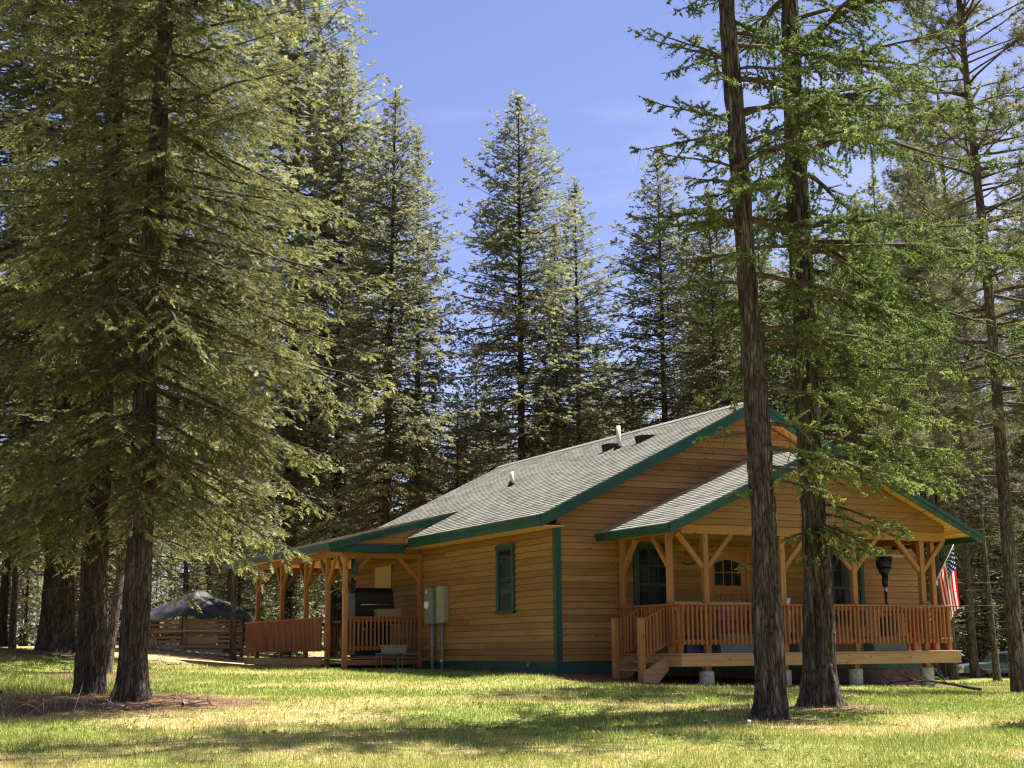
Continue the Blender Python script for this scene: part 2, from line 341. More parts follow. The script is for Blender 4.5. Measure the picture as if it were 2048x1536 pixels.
def ground_mat():
    m, nt, b, o = new_mat('lawn_soil'); l = nt.links.new
    tcn = N(nt, 'ShaderNodeTexCoord')
    def noise(sc, det=6, ro=.6):
        n = N(nt, 'ShaderNodeTexNoise'); n.inputs['Scale'].default_value = sc; n.inputs['Detail'].default_value = det; n.inputs['Roughness'].default_value = ro; l(tcn.outputs['Object'], n.inputs['Vector']); return n
    def ramp(inp, *st):
        r = N(nt, 'ShaderNodeValToRGB'); e = r.color_ramp.elements
        e[0].position, e[0].color = st[0][0], rgba(st[0][1]); e[1].position, e[1].color = st[-1][0], rgba(st[-1][1])
        for p, c in st[1:-1]: k = e.new(p); k.color = rgba(c)
        l(inp, r.inputs[0]); return r
    n1 = noise(6); n2 = noise(38, 5); n3 = noise(16, 6)
    green = ramp(n1.outputs[0], (.3, (.13, .19, .037)), (.55, (.235, .29, .058)), (.75, (.31, .31, .09)))
    dry = ramp(n2.outputs[0], (.3, (.30, .18, .10)), (.5, (.50, .33, .19)), (.7, (.60, .46, .27)))
    soil = ramp(n3.outputs[0], (.32, (.075, .042, .026)), (.5, (.17, .095, .058)), (.72, (.33, .20, .125)))
    ad = N(nt, 'ShaderNodeAttribute', attribute_name='dry'); a2 = N(nt, 'ShaderNodeAttribute', attribute_name='soil')
    f1 = N(nt, 'ShaderNodeMath', operation='MULTIPLY_ADD'); f1.inputs[1].default_value = .7; l(n2.outputs[0], f1.inputs[0]); fs = N(nt, 'ShaderNodeMath', operation='SUBTRACT'); fs.inputs[1].default_value = .35; l(ad.outputs['Fac'], fs.inputs[0]); l(fs.outputs[0], f1.inputs[2]); f1.use_clamp = True
    m1 = N(nt, 'ShaderNodeMix', data_type='RGBA'); l(f1.outputs[0], m1.inputs[0]); l(green.outputs[0], m1.inputs[6]); l(dry.outputs[0], m1.inputs[7])
    m2 = N(nt, 'ShaderNodeMix', data_type='RGBA'); l(a2.outputs['Fac'], m2.inputs[0]); l(m1.outputs[2], m2.inputs[6]); l(soil.outputs[0], m2.inputs[7])
    l(m2.outputs[2], b.inputs['Base Color']); b.inputs['Roughness'].default_value = .95; b.inputs['Specular IOR Level'].default_value = .1
    bu = N(nt, 'ShaderNodeBump'); bu.inputs['Strength'].default_value = .9; bu.inputs['Distance'].default_value = .05; l(n2.outputs[0], bu.inputs['Height']); l(bu.outputs[0], b.inputs['Normal'])
    return m
M['ground'] = ground_mat()
nx_, ny_ = len(gxs), len(gys)
ii = (np.arange(ny_ - 1)[:, None] * nx_ + np.arange(nx_ - 1)[None, :]).ravel()
me = np_mesh('ground', np.stack([GX, GY, GZ], -1).reshape(-1, 3), np.full(len(ii), 4), np.stack([ii, ii + 1, ii + nx_ + 1, ii + nx_], 1).ravel(), [M['ground']],
             smooth=np.ones(len(ii), bool), attrs={'dry': dry_v.ravel(), 'soil': soil_v.ravel()})
ground = link('ground', me); tag(ground, 'lawn of short yellow green grass with dry patches and bare soil', 'ground', kind='structure')

# ------------------------------------------------------------------ the cabin
Z0 = .46                                   # the corner's ground lies .46 below eye level
cabin = empty('cabin', (HO[0], HO[1], EYE - Z0), R(90) - TH)
tag(cabin, 'cedar sided cabin with green trim, grey shingle roof and two railed porches', 'cabin')
W, LEN = 9.9, 12.3
MCX = 4.95; RIDGE = 5.53; SLOPE = .5
def main_z(u): return RIDGE - SLOPE * abs(u - MCX)       # top of roof deck
_beams = {}
def beam_mesh(L_, a, b, mat, c):
    k = (round(L_, 3), round(a, 3), round(b, 3), mat.name)
    if k not in _beams:
        m = MB(); y, z = a / 2, b / 2
        ring = [(-y + c, -z), (y - c, -z), (y, -z + c), (y, z - c), (y - c, z), (-y + c, z), (-y, z - c), (-y, -z + c)]
        m.prism(ring, 'x', 0, L_); _beams[k] = m.mesh('timber', mat)
    return _beams[k]
def beam(name, p0, p1, a, b, mat, parent, c=.006, up=(0, 0, 1)):
    """timber from p0 to p1 (cabin frame, z from eye level); a across, b along 'up'"""
    p0 = Vector(p0); p1 = Vector(p1); d = p1 - p0; L_ = d.length; x = d / L_
    u = Vector(up)
    if abs(x.dot(u)) > .95: u = Vector((0, 1, 0))
    y = u.cross(x).normalized(); z = x.cross(y)
    o = link(name, beam_mesh(L_, a, b, mat, c), parent)
    o.matrix_local = Matrix.Translation(p0 + Vector((0, 0, Z0))) @ Matrix((x, y, z)).transposed().to_4x4()
    return o
def part(name, parent=cabin): return empty(name, (0, 0, 0), 0, parent)

# wall core (dark room inside), pentagon section
core = MB(); e = .012
core.prism([(e, -.45), (W - e, -.45), (W - e, 2.60), (MCX, main_z(MCX) - .25), (e, 2.60)], 'y', e, LEN - e)
core.v = [(x, y, z + Z0) for x, y, z in core.v]
core_o = core.build('wall_core', M['siding'], cabin)

# lap siding, one object per board
EXPO = .138
_lap = {}
def lap_mesh(L_, cl=0.0, cr=0.0):
    k = (round(L_, 2), round(cl, 3), round(cr, 3))
    if k not in _lap:
        h = EXPO - .011
        sec = [(.002, 0), (.040, 0), (.012, h), (.002, h)]            # (out, up): thick lower edge
        m = MB(); vs = []
        for end in (0, 1):
            for (o_, z) in sec:
                x = (cl * z / h if end == 0 else L_ - cr * z / h); vs.append((x, -o_, z))
        m.add(vs, [(0, 1, 2, 3), (7, 6, 5, 4), (0, 4, 5, 1), (1, 5, 6, 2), (2, 6, 7, 3), (3, 7, 4, 0)])
        _lap[k] = m.mesh('lap_board', M['siding'])
    return _lap[k]
def board(parent, origin, rz, L_, cl=0, cr=0):
    o = link('siding_board', lap_mesh(L_, cl, cr), parent, (origin[0], origin[1], origin[2] + Z0), (0, 0, rz)); return o
rb = random.Random(3)
def course(parent, make, z, a, b, cl=0, cr=0):
    """break a course into boards"""
    cuts = [a]
    while b - cuts[-1] > 5.2: cuts.append(cuts[-1] + rb.uniform(2.2, 4.6))
    cuts.append(b)
    for i in range(len(cuts) - 1):
        g = .002
        make(cuts[i] + (g if i else 0), round(cuts[i + 1] - cuts[i] - g, 2), z, cl if i == 0 else 0, cr if i == len(cuts) - 2 else 0)
ws = part('side_wall')
z = -.25
while z < 2.50:
    # the side wall looks along -x: local x of a board runs from the back to the front corner
    course(ws, lambda a, L_, zz, cl, cr: board(ws, (0, LEN - a, zz), R(-90), L_), z, 0, LEN); z += EXPO
wf = part('front_wall')
z = -.25
PCX = 5.0; PEAVE = 2.43; PHALF = 4.02; PS = .45
while z < main_z(MCX) - .35:
    if z + EXPO < 2.55: a, b, cl, cr = 0, W, 0, 0
    else:
        a = MCX - (RIDGE - .22 - z) / SLOPE; b = MCX + (RIDGE - .22 - z) / SLOPE; a = max(a, 0); b = min(b, W); cl = cr = (EXPO - .011) / SLOPE if a > 0 else 0
    if b - a > .3 + 2 * cl: course(wf, lambda s, L_, zz, cl, cr: board(wf, (s, 0, zz), 0, L_, cl, cr), z, a, b, cl, cr)
    z += EXPO
wr = part('far_side_wall'); wb = part('back_wall')
z = -.25
while z < 2.5:
    board(wr, (W, 0, z), R(90), LEN); z += EXPO
z = -.25
while z < main_z(MCX) - .35:
    a, b, cl = (0, W, 0) if z + EXPO < 2.55 else (max(0, MCX - (RIDGE - .22 - z) / SLOPE), min(W, MCX + (RIDGE - .22 - z) / SLOPE), (EXPO - .011) / SLOPE)
    if b - a > .3 + 2 * cl: board(wb, (b, LEN, z), R(180), round(b - a, 2), cl, cl)
    z += EXPO
# green skirt and corner boards
def gbox(name, x0, x1, y0, y1, z0, z1, mat='green', parent=cabin, c=.006):
    m = MB(); m.cbox(x0, x1, y0, y1, z0 + Z0, z1 + Z0, c); return m.build(name, M[mat], parent)
gbox('skirt_board', -.036, -.002, -.036, LEN, -.62, -.24); gbox('skirt_board', 0.0, W + .03, -.036, -.002, -.50, -.24); gbox('deck_shade_panel', 0.02, W, -.015, .02, -1.2, -.501, 'deck_shade_panel'); gbox('skirt_board', W + .002, W + .036, 0, LEN, -.9, -.24)  # dark panel below the shortened front skirt paints the shade under the deck
gbox('corner_board', -.05, .0, -.05, .075, -.239, 2.60); gbox('corner_board', .001, .10, -.048, -.001, -.239, 2.60)
gbox('corner_board', W - .09, W + .05, -.05, .09, -.239, 2.60); gbox('corner_board', -.05, .06, LEN - .05, LEN + .05, -.239, 2.6)

# roofs: slabs, shingles in real courses, fascia and soffit boards
def shingle_mat():
    m, nt, b, o = new_mat('asphalt_shingle'); l = nt.links.new
    at = N(nt, 'ShaderNodeAttribute', attribute_name='tint'); tcn = N(nt, 'ShaderNodeTexCoord')
    no = N(nt, 'ShaderNodeTexNoise'); no.inputs['Scale'].default_value = 1.1; no.inputs['Detail'].default_value = 4; l(tcn.outputs['Object'], no.inputs['Vector'])
    n2 = N(nt, 'ShaderNodeTexNoise'); n2.inputs['Scale'].default_value = 120; n2.inputs['Detail'].default_value = 2; l(tcn.outputs['Object'], n2.inputs['Vector'])
    ad = N(nt, 'ShaderNodeMath', operation='MULTIPLY_ADD'); ad.inputs[1].default_value = .5; l(no.outputs[0], ad.inputs[0]); l(at.outputs['Fac'], ad.inputs[2])
    a3 = N(nt, 'ShaderNodeMath', operation='MULTIPLY_ADD'); a3.inputs[1].default_value = .5; l(n2.outputs[0], a3.inputs[0]); l(ad.outputs[0], a3.inputs[2])
    r = N(nt, 'ShaderNodeValToRGB'); e = r.color_ramp.elements; e[0].position = .45; e[0].color = (.25, .242, .20, 1); e[1].position = 1.35 / 1.5; e[1].color = (.44, .43, .355, 1)
    l(a3.outputs[0], r.inputs[0]); l(r.outputs[0], b.inputs['Base Color']); b.inputs['Roughness'].default_value = .95; b.inputs['Specular IOR Level'].default_value = .2
    return m
M['shingle'] = shingle_mat()
def shingles(name, parent, O, A, B, wfun, n_up, t0=.009, expo=.142):
    """O eave corner on the deck plane, A unit along the eave, B unit up the slope; wfun(s)->(a0,a1) extent along A at slope distance s"""
    O, A, B = map(np.array, (O, A, B)); Nn = np.cross(A, B); Nn = Nn / np.linalg.norm(Nn)
    if Nn[2] < 0: Nn = -Nn
    vs = []; fs = []; tn = []
    for r in range(n_up):
        s0 = r * expo; s1 = s0 + expo + .01
        a0, a1 = wfun(s0 + expo * .5)
        if a1 - a0 < .1: continue
        a = a0 - rb.uniform(0, .3)
        while a < a1:
            wd = rb.uniform(.16, .42); x0 = max(a, a0); x1 = min(a + wd, a1); a += wd
            if x1 - x0 < .02: continue
            th = t0 + rb.choice([0, 0, .003]); b = len(vs); tt = rb.uniform(.0, .44)
            for (x, s, h) in ((x0, s0, .0), (x1 - .004, s0, .0), (x1 - .004, s0, th), (x0, s0, th), (x1 - .004, s1, t0 * .35), (x0, s1, t0 * .35)):
                vs.append(O + A * x + B * s + Nn * h); tn.append(tt)
            fs += [(b, b + 1, b + 2, b + 3), (b + 3, b + 2, b + 4, b + 5)]
    vs = np.array(vs); vs[:, 2] += Z0
    me = np_mesh(name, vs, np.full(len(fs), 4), np.array(fs).ravel(), [M['shingle']], attrs={'tint': np.array(tn)})
    o = link(name, me, parent); o['kind'] = 'stuff'; return o
roof = part('main_roof')
OV, OH = .6, .5                # side and gable overhang
c45 = 1 / math.hypot(1, SLOPE)
y0r, y1r = -OH, LEN + OH
def slab(name, parent, pts, th, mat):
    """quad or polygon pts (cabin frame) thickened straight down"""
    n = len(pts); m = MB()
    m.add([(p[0], p[1], p[2] + Z0) for p in pts] + [(p[0], p[1], p[2] + Z0 - th) for p in pts],
          [tuple(range(n)), tuple(range(2 * n - 1, n - 1, -1))] + [(i, n + i, n + (i + 1) % n, (i + 1) % n) for i in range(n)])
    return m.build(name, mat, parent)
ul, ur = -OV, W + OV
slab('roof_deck', roof, [(ul, y0r, main_z(ul)), (MCX, y0r, RIDGE), (MCX, y1r, RIDGE), (ul, y1r, main_z(ul))], .10, M['soffit'])
slab('roof_deck', roof, [(MCX, y0r, RIDGE), (ur, y0r, main_z(ur)), (ur, y1r, main_z(ur)), (MCX, y1r, RIDGE)], .10, M['soffit'])
nsh = int((MCX - ul) / c45 / .142) + 1
shingles('roof_shingles', roof, (ul - .04, y0r - .03, main_z(ul - .04) + .004), (0, 1, 0), (c45, 0, SLOPE * c45), lambda s: (0, y1r - y0r + .06), nsh)
shingles('roof_shingles', roof, (ur + .04, y0r - .03, main_z(ur + .04) + .004), (0, 1, 0), (-c45, 0, SLOPE * c45), lambda s: (0, y1r - y0r + .06), nsh)
cap = MB()
for k in range(44):
    a = y0r - .03 + k * .305
    cap.add([(MCX - .17, a, RIDGE - .055 + Z0), (MCX, a, RIDGE + .04 + Z0), (MCX + .17, a, RIDGE - .055 + Z0), (MCX - .17, a + .32, RIDGE - .066 + Z0), (MCX, a + .32, RIDGE + .024 + Z0), (MCX + .17, a + .32, RIDGE - .066 + Z0)],
            [(0, 1, 4, 3), (1, 2, 5, 4)])
o = cap.build('ridge_cap', M['shingle'], roof); o['kind'] = 'stuff'
def rake(parent, y, u0, z0, u1, z1, h=.25, trim=.10, sgn=-1, th=.04):
    """fascia board along a gable edge from (u0,z0) to (u1,z1): a deep board and a shallower crown strip over it, vertical ends"""
    for nm, a, b, hh, yy in (('rake_board', 0.0, th, h, y), ('rake_trim', th + .001, th + .028, trim, y)):
        m = MB(); ya = yy + sgn * a; yb = yy + sgn * b
        m.prism([(u0, z0 + Z0), (u1, z1 + Z0), (u1, z1 - hh + Z0), (u0, z0 - hh + Z0)], 'y', min(ya, yb), max(ya, yb)); m.build(nm, M['green'], parent)
for y, sg in ((y0r, -1), (y1r, 1)):
    rake(roof, y, ul - .02, main_z(ul - .02) - .005, MCX - .001, RIDGE - .005, sgn=sg); rake(roof, y, MCX + .001, RIDGE - .005, ur + .02, main_z(ur + .02) - .005, sgn=sg)
def eave(parent, x, ya, yb, ztop, h=.23, sgn=-1):
    m = MB(); m.cbox(min(x, x + sgn * .035), max(x, x + sgn * .035), ya, yb, ztop - h + Z0, ztop + Z0, .004); m.build('eave_board', M['green'], parent)
    m = MB(); m.cbox(min(x + sgn * .036, x + sgn * .06), max(x + sgn * .036, x + sgn * .06), ya, yb, ztop - .09 + Z0, ztop - .002 + Z0, .004); m.build('eave_trim', M['green'], parent)
eave(roof, ul, y0r - .002, 6.62, main_z(ul) - .012); eave(roof, ur, y0r + .002, y1r - .002, main_z(ur) - .012, sgn=1)
# soffits under the main overhangs
gbox('soffit_board', ul + .002, -.04, y0r + .03, 6.9, main_z(ul) - .235, main_z(ul) - .215, 'soffit', roof)

# vent pipes and black roof vents
for (u, v, h) in ((2.30, 6.70, .36), (3.50, 3.25, .56)):
    zr = main_z(u); m = MB(); m.tube([(u, v, zr - .05 + Z0), (u, v, zr + h + Z0)], .052, 12); m.build('vent_pipe', M['pvc'], roof)
    m = MB(); m.lathe([(.13, zr - .02 + Z0), (.085, zr + .07 + Z0), (.06, zr + .12 + Z0)], 12, (u, v)); m.build('vent_flashing', M['blackmatt'], roof)
for v in (2.35, 3.95):
    u = 3.75; zr = main_z(u); m = MB()
    m.prism([(u - .20, zr - .10 + Z0), (u + .16, zr + .08 + Z0), (u + .16, zr + .10 + Z0), (u - .24, zr + .075 + Z0)], 'y', v - .17, v + .17); m.build('roof_vent', M['blackmatt'], roof)

# front porch roof (a gable set against the front wall)
proof = part('front_porch_roof')
PV0 = -2.92
pl, pr = PCX - PHALF, PCX + PHALF; PR = PEAVE + PS * PHALF
def porch_z(u): return PR - PS * abs(u - PCX)
c2 = 1 / math.hypot(1, PS)
slab('roof_deck', proof, [(pl, PV0, PEAVE), (PCX, PV0, PR), (PCX, -.035, PR), (pl, -.035, PEAVE)], .05, M['soffit'])
slab('roof_deck', proof, [(PCX, PV0, PR), (pr, PV0, PEAVE), (pr, -.035, PEAVE), (PCX, -.035, PR)], .05, M['soffit'])
ns2 = int(PHALF / c2 / .142) + 1
shingles('roof_shingles', proof, (pl - .04, PV0 - .03, porch_z(pl - .04) + .004), (0, 1, 0), (c2, 0, PS * c2), lambda s: (0, -PV0 - .01), ns2)
shingles('roof_shingles', proof, (pr + .04, PV0 - .03, porch_z(pr + .04) + .004), (0, 1, 0), (-c2, 0, PS * c2), lambda s: (0, -PV0 - .01), ns2)
rake(proof, PV0, pl - .02, porch_z(pl - .02) - .004, PCX - .001, PR - .004, .20, .085); rake(proof, PV0, PCX + .001, PR - .004, pr + .02, porch_z(pr + .02) - .004, .20, .085)
eave(proof, pl, PV0 - .001, -.04, PEAVE - .012, .17); eave(proof, pr, PV0 - .001, -.04, PEAVE - .012, .17, sgn=1)
k = 0
for sgn in (-1, 1):                                   # ceiling boards running from the wall out to the rake
    d = .05
    while d < PHALF / c2 - .05:
        uc = PCX + sgn * d * c2; zc = PR - PS * d * c2 - .075
        beam('ceiling_board', (uc, PV0 + .01, zc), (uc, -.04, zc), .132, .016, M['soffit'], proof, .004, up=(sgn * PS, 0, 1)); d += .139
# gable wall of the porch over the front beam
gw = part('porch_gable_wall'); PVF = -2.38
z = 2.47
while z < PR - .25:
    a = PCX - (PR - .10 - z) / PS; b = 2 * PCX - a; cl = (EXPO - .011) / PS; a = max(a, 1.55); b = min(b, 8.45)
    if b - a > 2 * cl + .1: board(gw, (a, PVF - .07, z), 0, round(b - a, 2), cl if a > 1.56 else .12, cl if a > 1.56 else .12)
    z += EXPO
m = MB(); m.prism([(1.56, 2.47 + Z0), (8.44, 2.47 + Z0), (8.44, porch_z(8.44) - .10 + Z0), (PCX, PR - .10 + Z0), (1.56, porch_z(1.56) - .10 + Z0)], 'y', PVF - .072, PVF + .05)
m.build('gable_core', M['siding'], gw)

# front deck
deck = part('front_deck')
DU0, DU1, DV, DZ = 1.37, 8.575, -2.60, -.10
v = DV + .0
while v < -.10:
    beam('deck_board', (DU0 - .03, v + .07, DZ - .019), (DU1 + .03, v + .07, DZ - .019), .134, .036, M['deck'], deck, .005); v += .14
beam('rim_beam', (DU0, DV + .025, DZ - .15), (DU1, DV + .025, DZ - .15), .045, .22, M['deck'], deck)
beam('rim_beam', (DU0 + .025, DV + .05, DZ - .15), (DU0 + .025, -.05, DZ - .15), .045, .22, M['deck'], deck)
beam('rim_beam', (DU1 - .025, DV + .05, DZ - .15), (DU1 - .025, -.05, DZ - .15), .045, .22, M['deck'], deck)
for v in (-2.2, -1.6, -1.0, -.4): beam('joist', (DU0 + .05, v, DZ - .14), (DU1 - .05, v, DZ - .14), .045, .19, M['deck'], deck)
PIERS = (2.11, 4.0, 5.85, 7.80)
for u in PIERS:
    x, y = HO + u * HU - 2.36 * HV; zg = gz(x, y) - EYE
    m = MB(); m.lathe([(.15, zg - .2 + Z0), (.148, -.47 + Z0), (.135, -.455 + Z0)], 20, (u, -2.36)); m.build('concrete_pier', M['concrete'], deck)
    beam('pier_post', (u, -2.36, -.455), (u, -2.36, DZ - .26), .14, .14, M['post'], deck)
# porch posts, beams and knee braces
pf = part('front_porch_frame')
FP = (2.13, 4.03, 5.90, 7.78)
beam('front_beam', (1.55, PVF, 2.37), (8.45, PVF, 2.37), .14, .19, M['post'], pf)
beam('side_beam', (1.52, PVF + .08, 2.36), (1.52, -.04, 2.36), .12, .15, M['post'], pf)
beam('side_beam', (8.45, PVF + .08, 2.36), (8.45, -.04, 2.36), .12, .15, M['post'], pf)
for u in FP:
    beam('porch_post', (u, PVF, DZ + .001), (u, PVF, 2.272), .12, .12, M['post'], pf)
    for s in (-1, 1): beam('knee_brace', (u + s * .055, PVF - .002, 1.62), (u + s * .66, PVF - .002, 2.29), .07, .095, M['post'], pf)
for (u, v, tops) in ((1.53, -2.0, ((0, .60),)), (1.53, -.13, ((0, -.60),)), (8.45, -1.98, ((0, .60),))):
    beam('porch_post', (u, v, DZ + .001), (u, v, 2.282), .115, .115, M['post'], pf)
    for du, dv in tops: beam('knee_brace', (u, v + (.05 if dv > 0 else -.05), 1.66), (u, v + dv, 2.28), .09, .11, M['post'], pf)
for s in (1,): beam('knee_brace', (7.78 + .0, PVF + .06, 1.62), (7.78, PVF + .75, 2.28), .09, .11, M['post'], pf)

def railing(name, p0, p1, zt, zb, out, posts=(), parent=cabin, step=.107, posth=None):
    """p0,p1 in plan; zt top of the cap, zb bottom of balusters; out = plan offset of the balusters"""
    r = part(name, parent); p0 = np.array(p0); p1 = np.array(p1); L_ = np.linalg.norm(p1 - p0); d = (p1 - p0) / L_; o_ = np.array(out)
    def P(s, off, z): q = p0 + d * s + o_ * off; return (q[0], q[1], z)
    beam('cap_rail', P(-.03, .01, zt - .02), P(L_ + .03, .01, zt - .02), .13, .038, M['rail'], r)
    beam('top_rail', P(0, 0, zt - .085), P(L_, 0, zt - .085), .036, .085, M['rail'], r); beam('bottom_rail', P(0, 0, zb + .065), P(L_, 0, zb + .065), .036, .085, M['rail'], r)
    s = step * .6
    while s < L_ - .03:
        j = rb.uniform(-.004, .004)
        beam('baluster', P(s + j, .036, zb + rb.uniform(-.006, .006)), P(s + j, .036, zt - .042), .042, .034, M['rail'], r, .004); s += step
    for s in posts: beam('rail_post', P(s, -.062, posth if posth is not None else DZ + .001), P(s, -.062, zt - .042), .09, .09, M['post'], r)
    return r
railing('front_railing', (DU0 + .06, DV + .13), (DU1 - .10, DV + .13), DZ + .98, DZ + .16, (0, -1), (.05, 7.0))
railing('side_railing', (DU0 + .06, -.2), (DU0 + .06, DV + .17), DZ + .98, DZ + .16, (-1, 0), (1.0, 1.95))
railing('end_railing', (DU1 - .10, DV + .17), (DU1 - .10, -.2), DZ + .98, DZ + .16, (1, 0), (1.1,))
# steps at the end of the deck
st = part('steps')
SV0, SV1, SU = -2.03, -1.02, .80
gs0 = gz(*(HO + SU * HU + SV0 * HV)) - EYE; gs1 = gz(*(HO + SU * HU + SV1 * HV)) - EYE
for v, g in ((SV0, gs0), (SV1, gs1)):
    beam('newel_post', (SU, v, g - .15), (SU, v, .58), .12, .12, M['post'], st)
    m = MB(); m.cbox(SU - .066, SU + .066, v - .066, v + .066, .58 + Z0, .61 + Z0, .012); m.build('newel_cap', M['post'], st)
    beam('handrail', (SU + .03, v, .545), (DU0 + .04, v, .83), .085, .04, M['rail'], st)
    beam('lower_rail', (SU + .03, v, -.17), (DU0 + .02, v, .10), .04, .08, M['rail'], st)
    for k in range(6):
        s = (k + .6) / 6.2; u = SU + .06 + (DU0 - SU - .06) * s
        beam('baluster', (u, v - .038, -.20 + .30 * s), (u, v - .038, .535 + .28 * s), .04, .034, M['rail'], st, .004)
    m = MB(); m.prism([(SU - .02, g - .06 + Z0), (SU + .28, g - .06 + Z0), (DU0, -.42 + Z0), (DU0, -.13 + Z0), (SU - .02, -.46 + Z0)], 'y', v + (.062 if v == SV1 else -.10), v + (.10 if v == SV1 else -.062)); m.build('stringer', M['deck'], st)
for k, (u, zz) in enumerate(((SU + .16, -.42), (SU + .44, -.265))):
    beam('tread', (u, SV0 + .06, zz), (u, SV1 - .06, zz), .27, .038, M['deck'], st)

# windows and doors
def window_unit(name, parent, axis_, a0, a1, z0, z1, fw=.095, dep=.075, sash='hung', grid=True, curtain=False, trim='green'):
    """axis_ 'u': on the front wall (a = u); 'v': on the side wall (a = v)"""
    wv = part(name, parent)
    def bx(nm, a, b, d0, d1, z_0, z_1, mat, par=wv, c=.005):
        m = MB()
        if axis_ == 'u': m.cbox(a, b, -d1, -d0, z_0 + Z0, z_1 + Z0, c)
        else: m.cbox(-d1, -d0, a, b, z_0 + Z0, z_1 + Z0, c)
        return m.build(nm, M[mat], par)
    bx('casing', a0, a0 + fw, .012, dep, z0, z1, trim); bx('casing', a1 - fw, a1, .012, dep, z0, z1, trim)
    bx('head_casing', a0 - .01, a1 + .01, .012, dep + .008, z1 + .001, z1 + .10, trim); bx('sill', a0 - .02, a1 + .02, .012, dep + .03, z0 - .06, z0 - .001, trim)
    i0, i1 = a0 + fw + .001, a1 - fw - .001; zm = (z0 + z1) / 2
    bx('dark_room', i0, i1, .0415, .044, z0, z1, 'interior', c=.001)
    sf = .035; S_ = wv
    for (q0, q1) in ((z0, zm), (zm, z1)):
        bx('stile', i0, i0 + sf, .046, dep - .006, q0 + .002, q1 - .002, 'greendark', S_); bx('stile', i1 - sf, i1, .046, dep - .006, q0 + .002, q1 - .002, 'greendark', S_)
        bx('rail', i0 + sf, i1 - sf, .046, dep - .006, q0 + .002, q0 + sf, 'greendark', S_); bx('rail', i0 + sf, i1 - sf, .046, dep - .006, q1 - sf, q1 - .002, 'greendark', S_)
    if grid:
        for k in (1, 2): a = i0 + (i1 - i0) * k / 3; bx('muntin', a - .01, a + .01, .052, dep - .012, zm + sf, z1 - sf, 'greendark', S_, .002)
        q = (zm + z1) / 2; bx('muntin', i0 + sf, i1 - sf, .0525, dep - .014, q - .01, q + .01, 'greendark', S_, .002)
    if curtain:
        for (ca, cb, z_0, z_1, mt) in ((i0 + .05, i0 + .33, z0 + .05, zm - .05, 'curtain'), (i0 + .06, i0 + .13, z0 + .40, zm - .07, 'white'), (i0 + .05, i0 + .11, z0 + .06, z0 + .36, 'white')):
            bx('curtain', ca if mt == 'curtain' else ca, cb, .0445 if mt == 'curtain' else .0465, .046 if mt == 'curtain' else .048, z_0, z_1, mt, wv, .0005)
    for (q0, q1) in ((z0, zm), (zm, z1)): bx('pane', i0 + sf, i1 - sf, .0500, .0510, q0 + sf, q1 - sf, 'glass', S_, .0002)
window_unit('side_window', cabin, 'v', 1.90, 2.80, .86, 2.22, fw=.11, grid=False, curtain=True)
window_unit('front_window', cabin, 'u', 1.86, 2.84, .55, 2.16, grid=True, trim='greendark')
window_unit('front_window', cabin, 'u', 7.10, 8.12, .55, 2.14, grid=True, trim='greendark')
# front door with an arched six light window
dr = part('front_door'); da, db, dz0, dz1 = 3.78, 4.78, DZ + .02, 2.10
def dbox(nm, a, b, d0, d1, z_0, z_1, mat, par=dr, c=.004): m = MB(); m.cbox(a, b, -d1 - .012, -d0 - .012, z_0 + Z0, z_1 + Z0, c); return m.build(nm, M[mat], par)
dbox('door_frame', da - .11, da, .012, .07, dz0, dz1, 'post'); dbox('door_frame', db, db + .11, .012, .07, dz0, dz1, 'post'); 
m = MB(); m.prism([(da - .12, dz1 + Z0 + .001), (db + .12, dz1 + Z0 + .001), (db + .12, dz1 + .07 + Z0)] + [(da - .12 + (db - da + .24) * t, dz1 + .07 + .07 * math.sin(math.pi * t) + Z0) for t in (.9, .75, .6, .5, .4, .25, .1, 0)], 'y', -.088, -.024); m.build('door_head', M['post'], dr)
ga, gb, g0, g1 = da + .15, db - .15, 1.36, 1.93
dbox('stile', da + .002, ga, .032, .055, dz0, dz1 - .002, 'door'); dbox('stile', gb, db - .002, .032, .055, dz0, dz1 - .002, 'door')
dbox('lock_rail', ga + .001, gb - .001, .032, .055, 1.16, g0, 'door'); dbox('bottom_rail', ga + .001, gb - .001, .032, .055, dz0, .12, 'door')
m = MB(); ar = [(ga + (gb - ga) * t, g1 - .09 + .09 * math.sin(math.pi * t) + Z0) for t in (0, .1, .25, .4, .5, .6, .75, .9, 1)]
m.prism([(gb - .001, dz1 - .002 + Z0), (ga + .001, dz1 - .002 + Z0)] + [(ga + .001, ar[0][1])] + ar[1:-1] + [(gb - .001, ar[-1][1])], 'y', -.067, -.044); m.build('top_rail', M['door'], dr)
for k in range(5): a = ga + (gb - ga) * k / 5; dbox('door_plank', a + .004, a + (gb - ga) / 5 - .004, .032, .048, .121, 1.159, 'door')
dbox('dark_room', ga, gb, .031, .0325, g0, g1, 'interior', c=.0005); dbox('pane', ga, gb, .036, .037, g0, g1, 'glass', c=.0003)
for k in (1, 2): a = ga + (gb - ga) * k / 3; dbox('muntin', a - .012, a + .012, .038, .053, g0, g1 - .01, 'door')
q = g0 + .29; dbox('muntin', ga, gb, .0375, .052, q - .012, q + .012, 'door')
m = MB(); m.lathe([(.03, 0), (.03, .02), (.018, .03), (.03, .05), (.02, .075)], 12); m.build('door_knob', M['brass'], dr, (da + .07, -.067, .95 + Z0), (R(90), 0, 0))
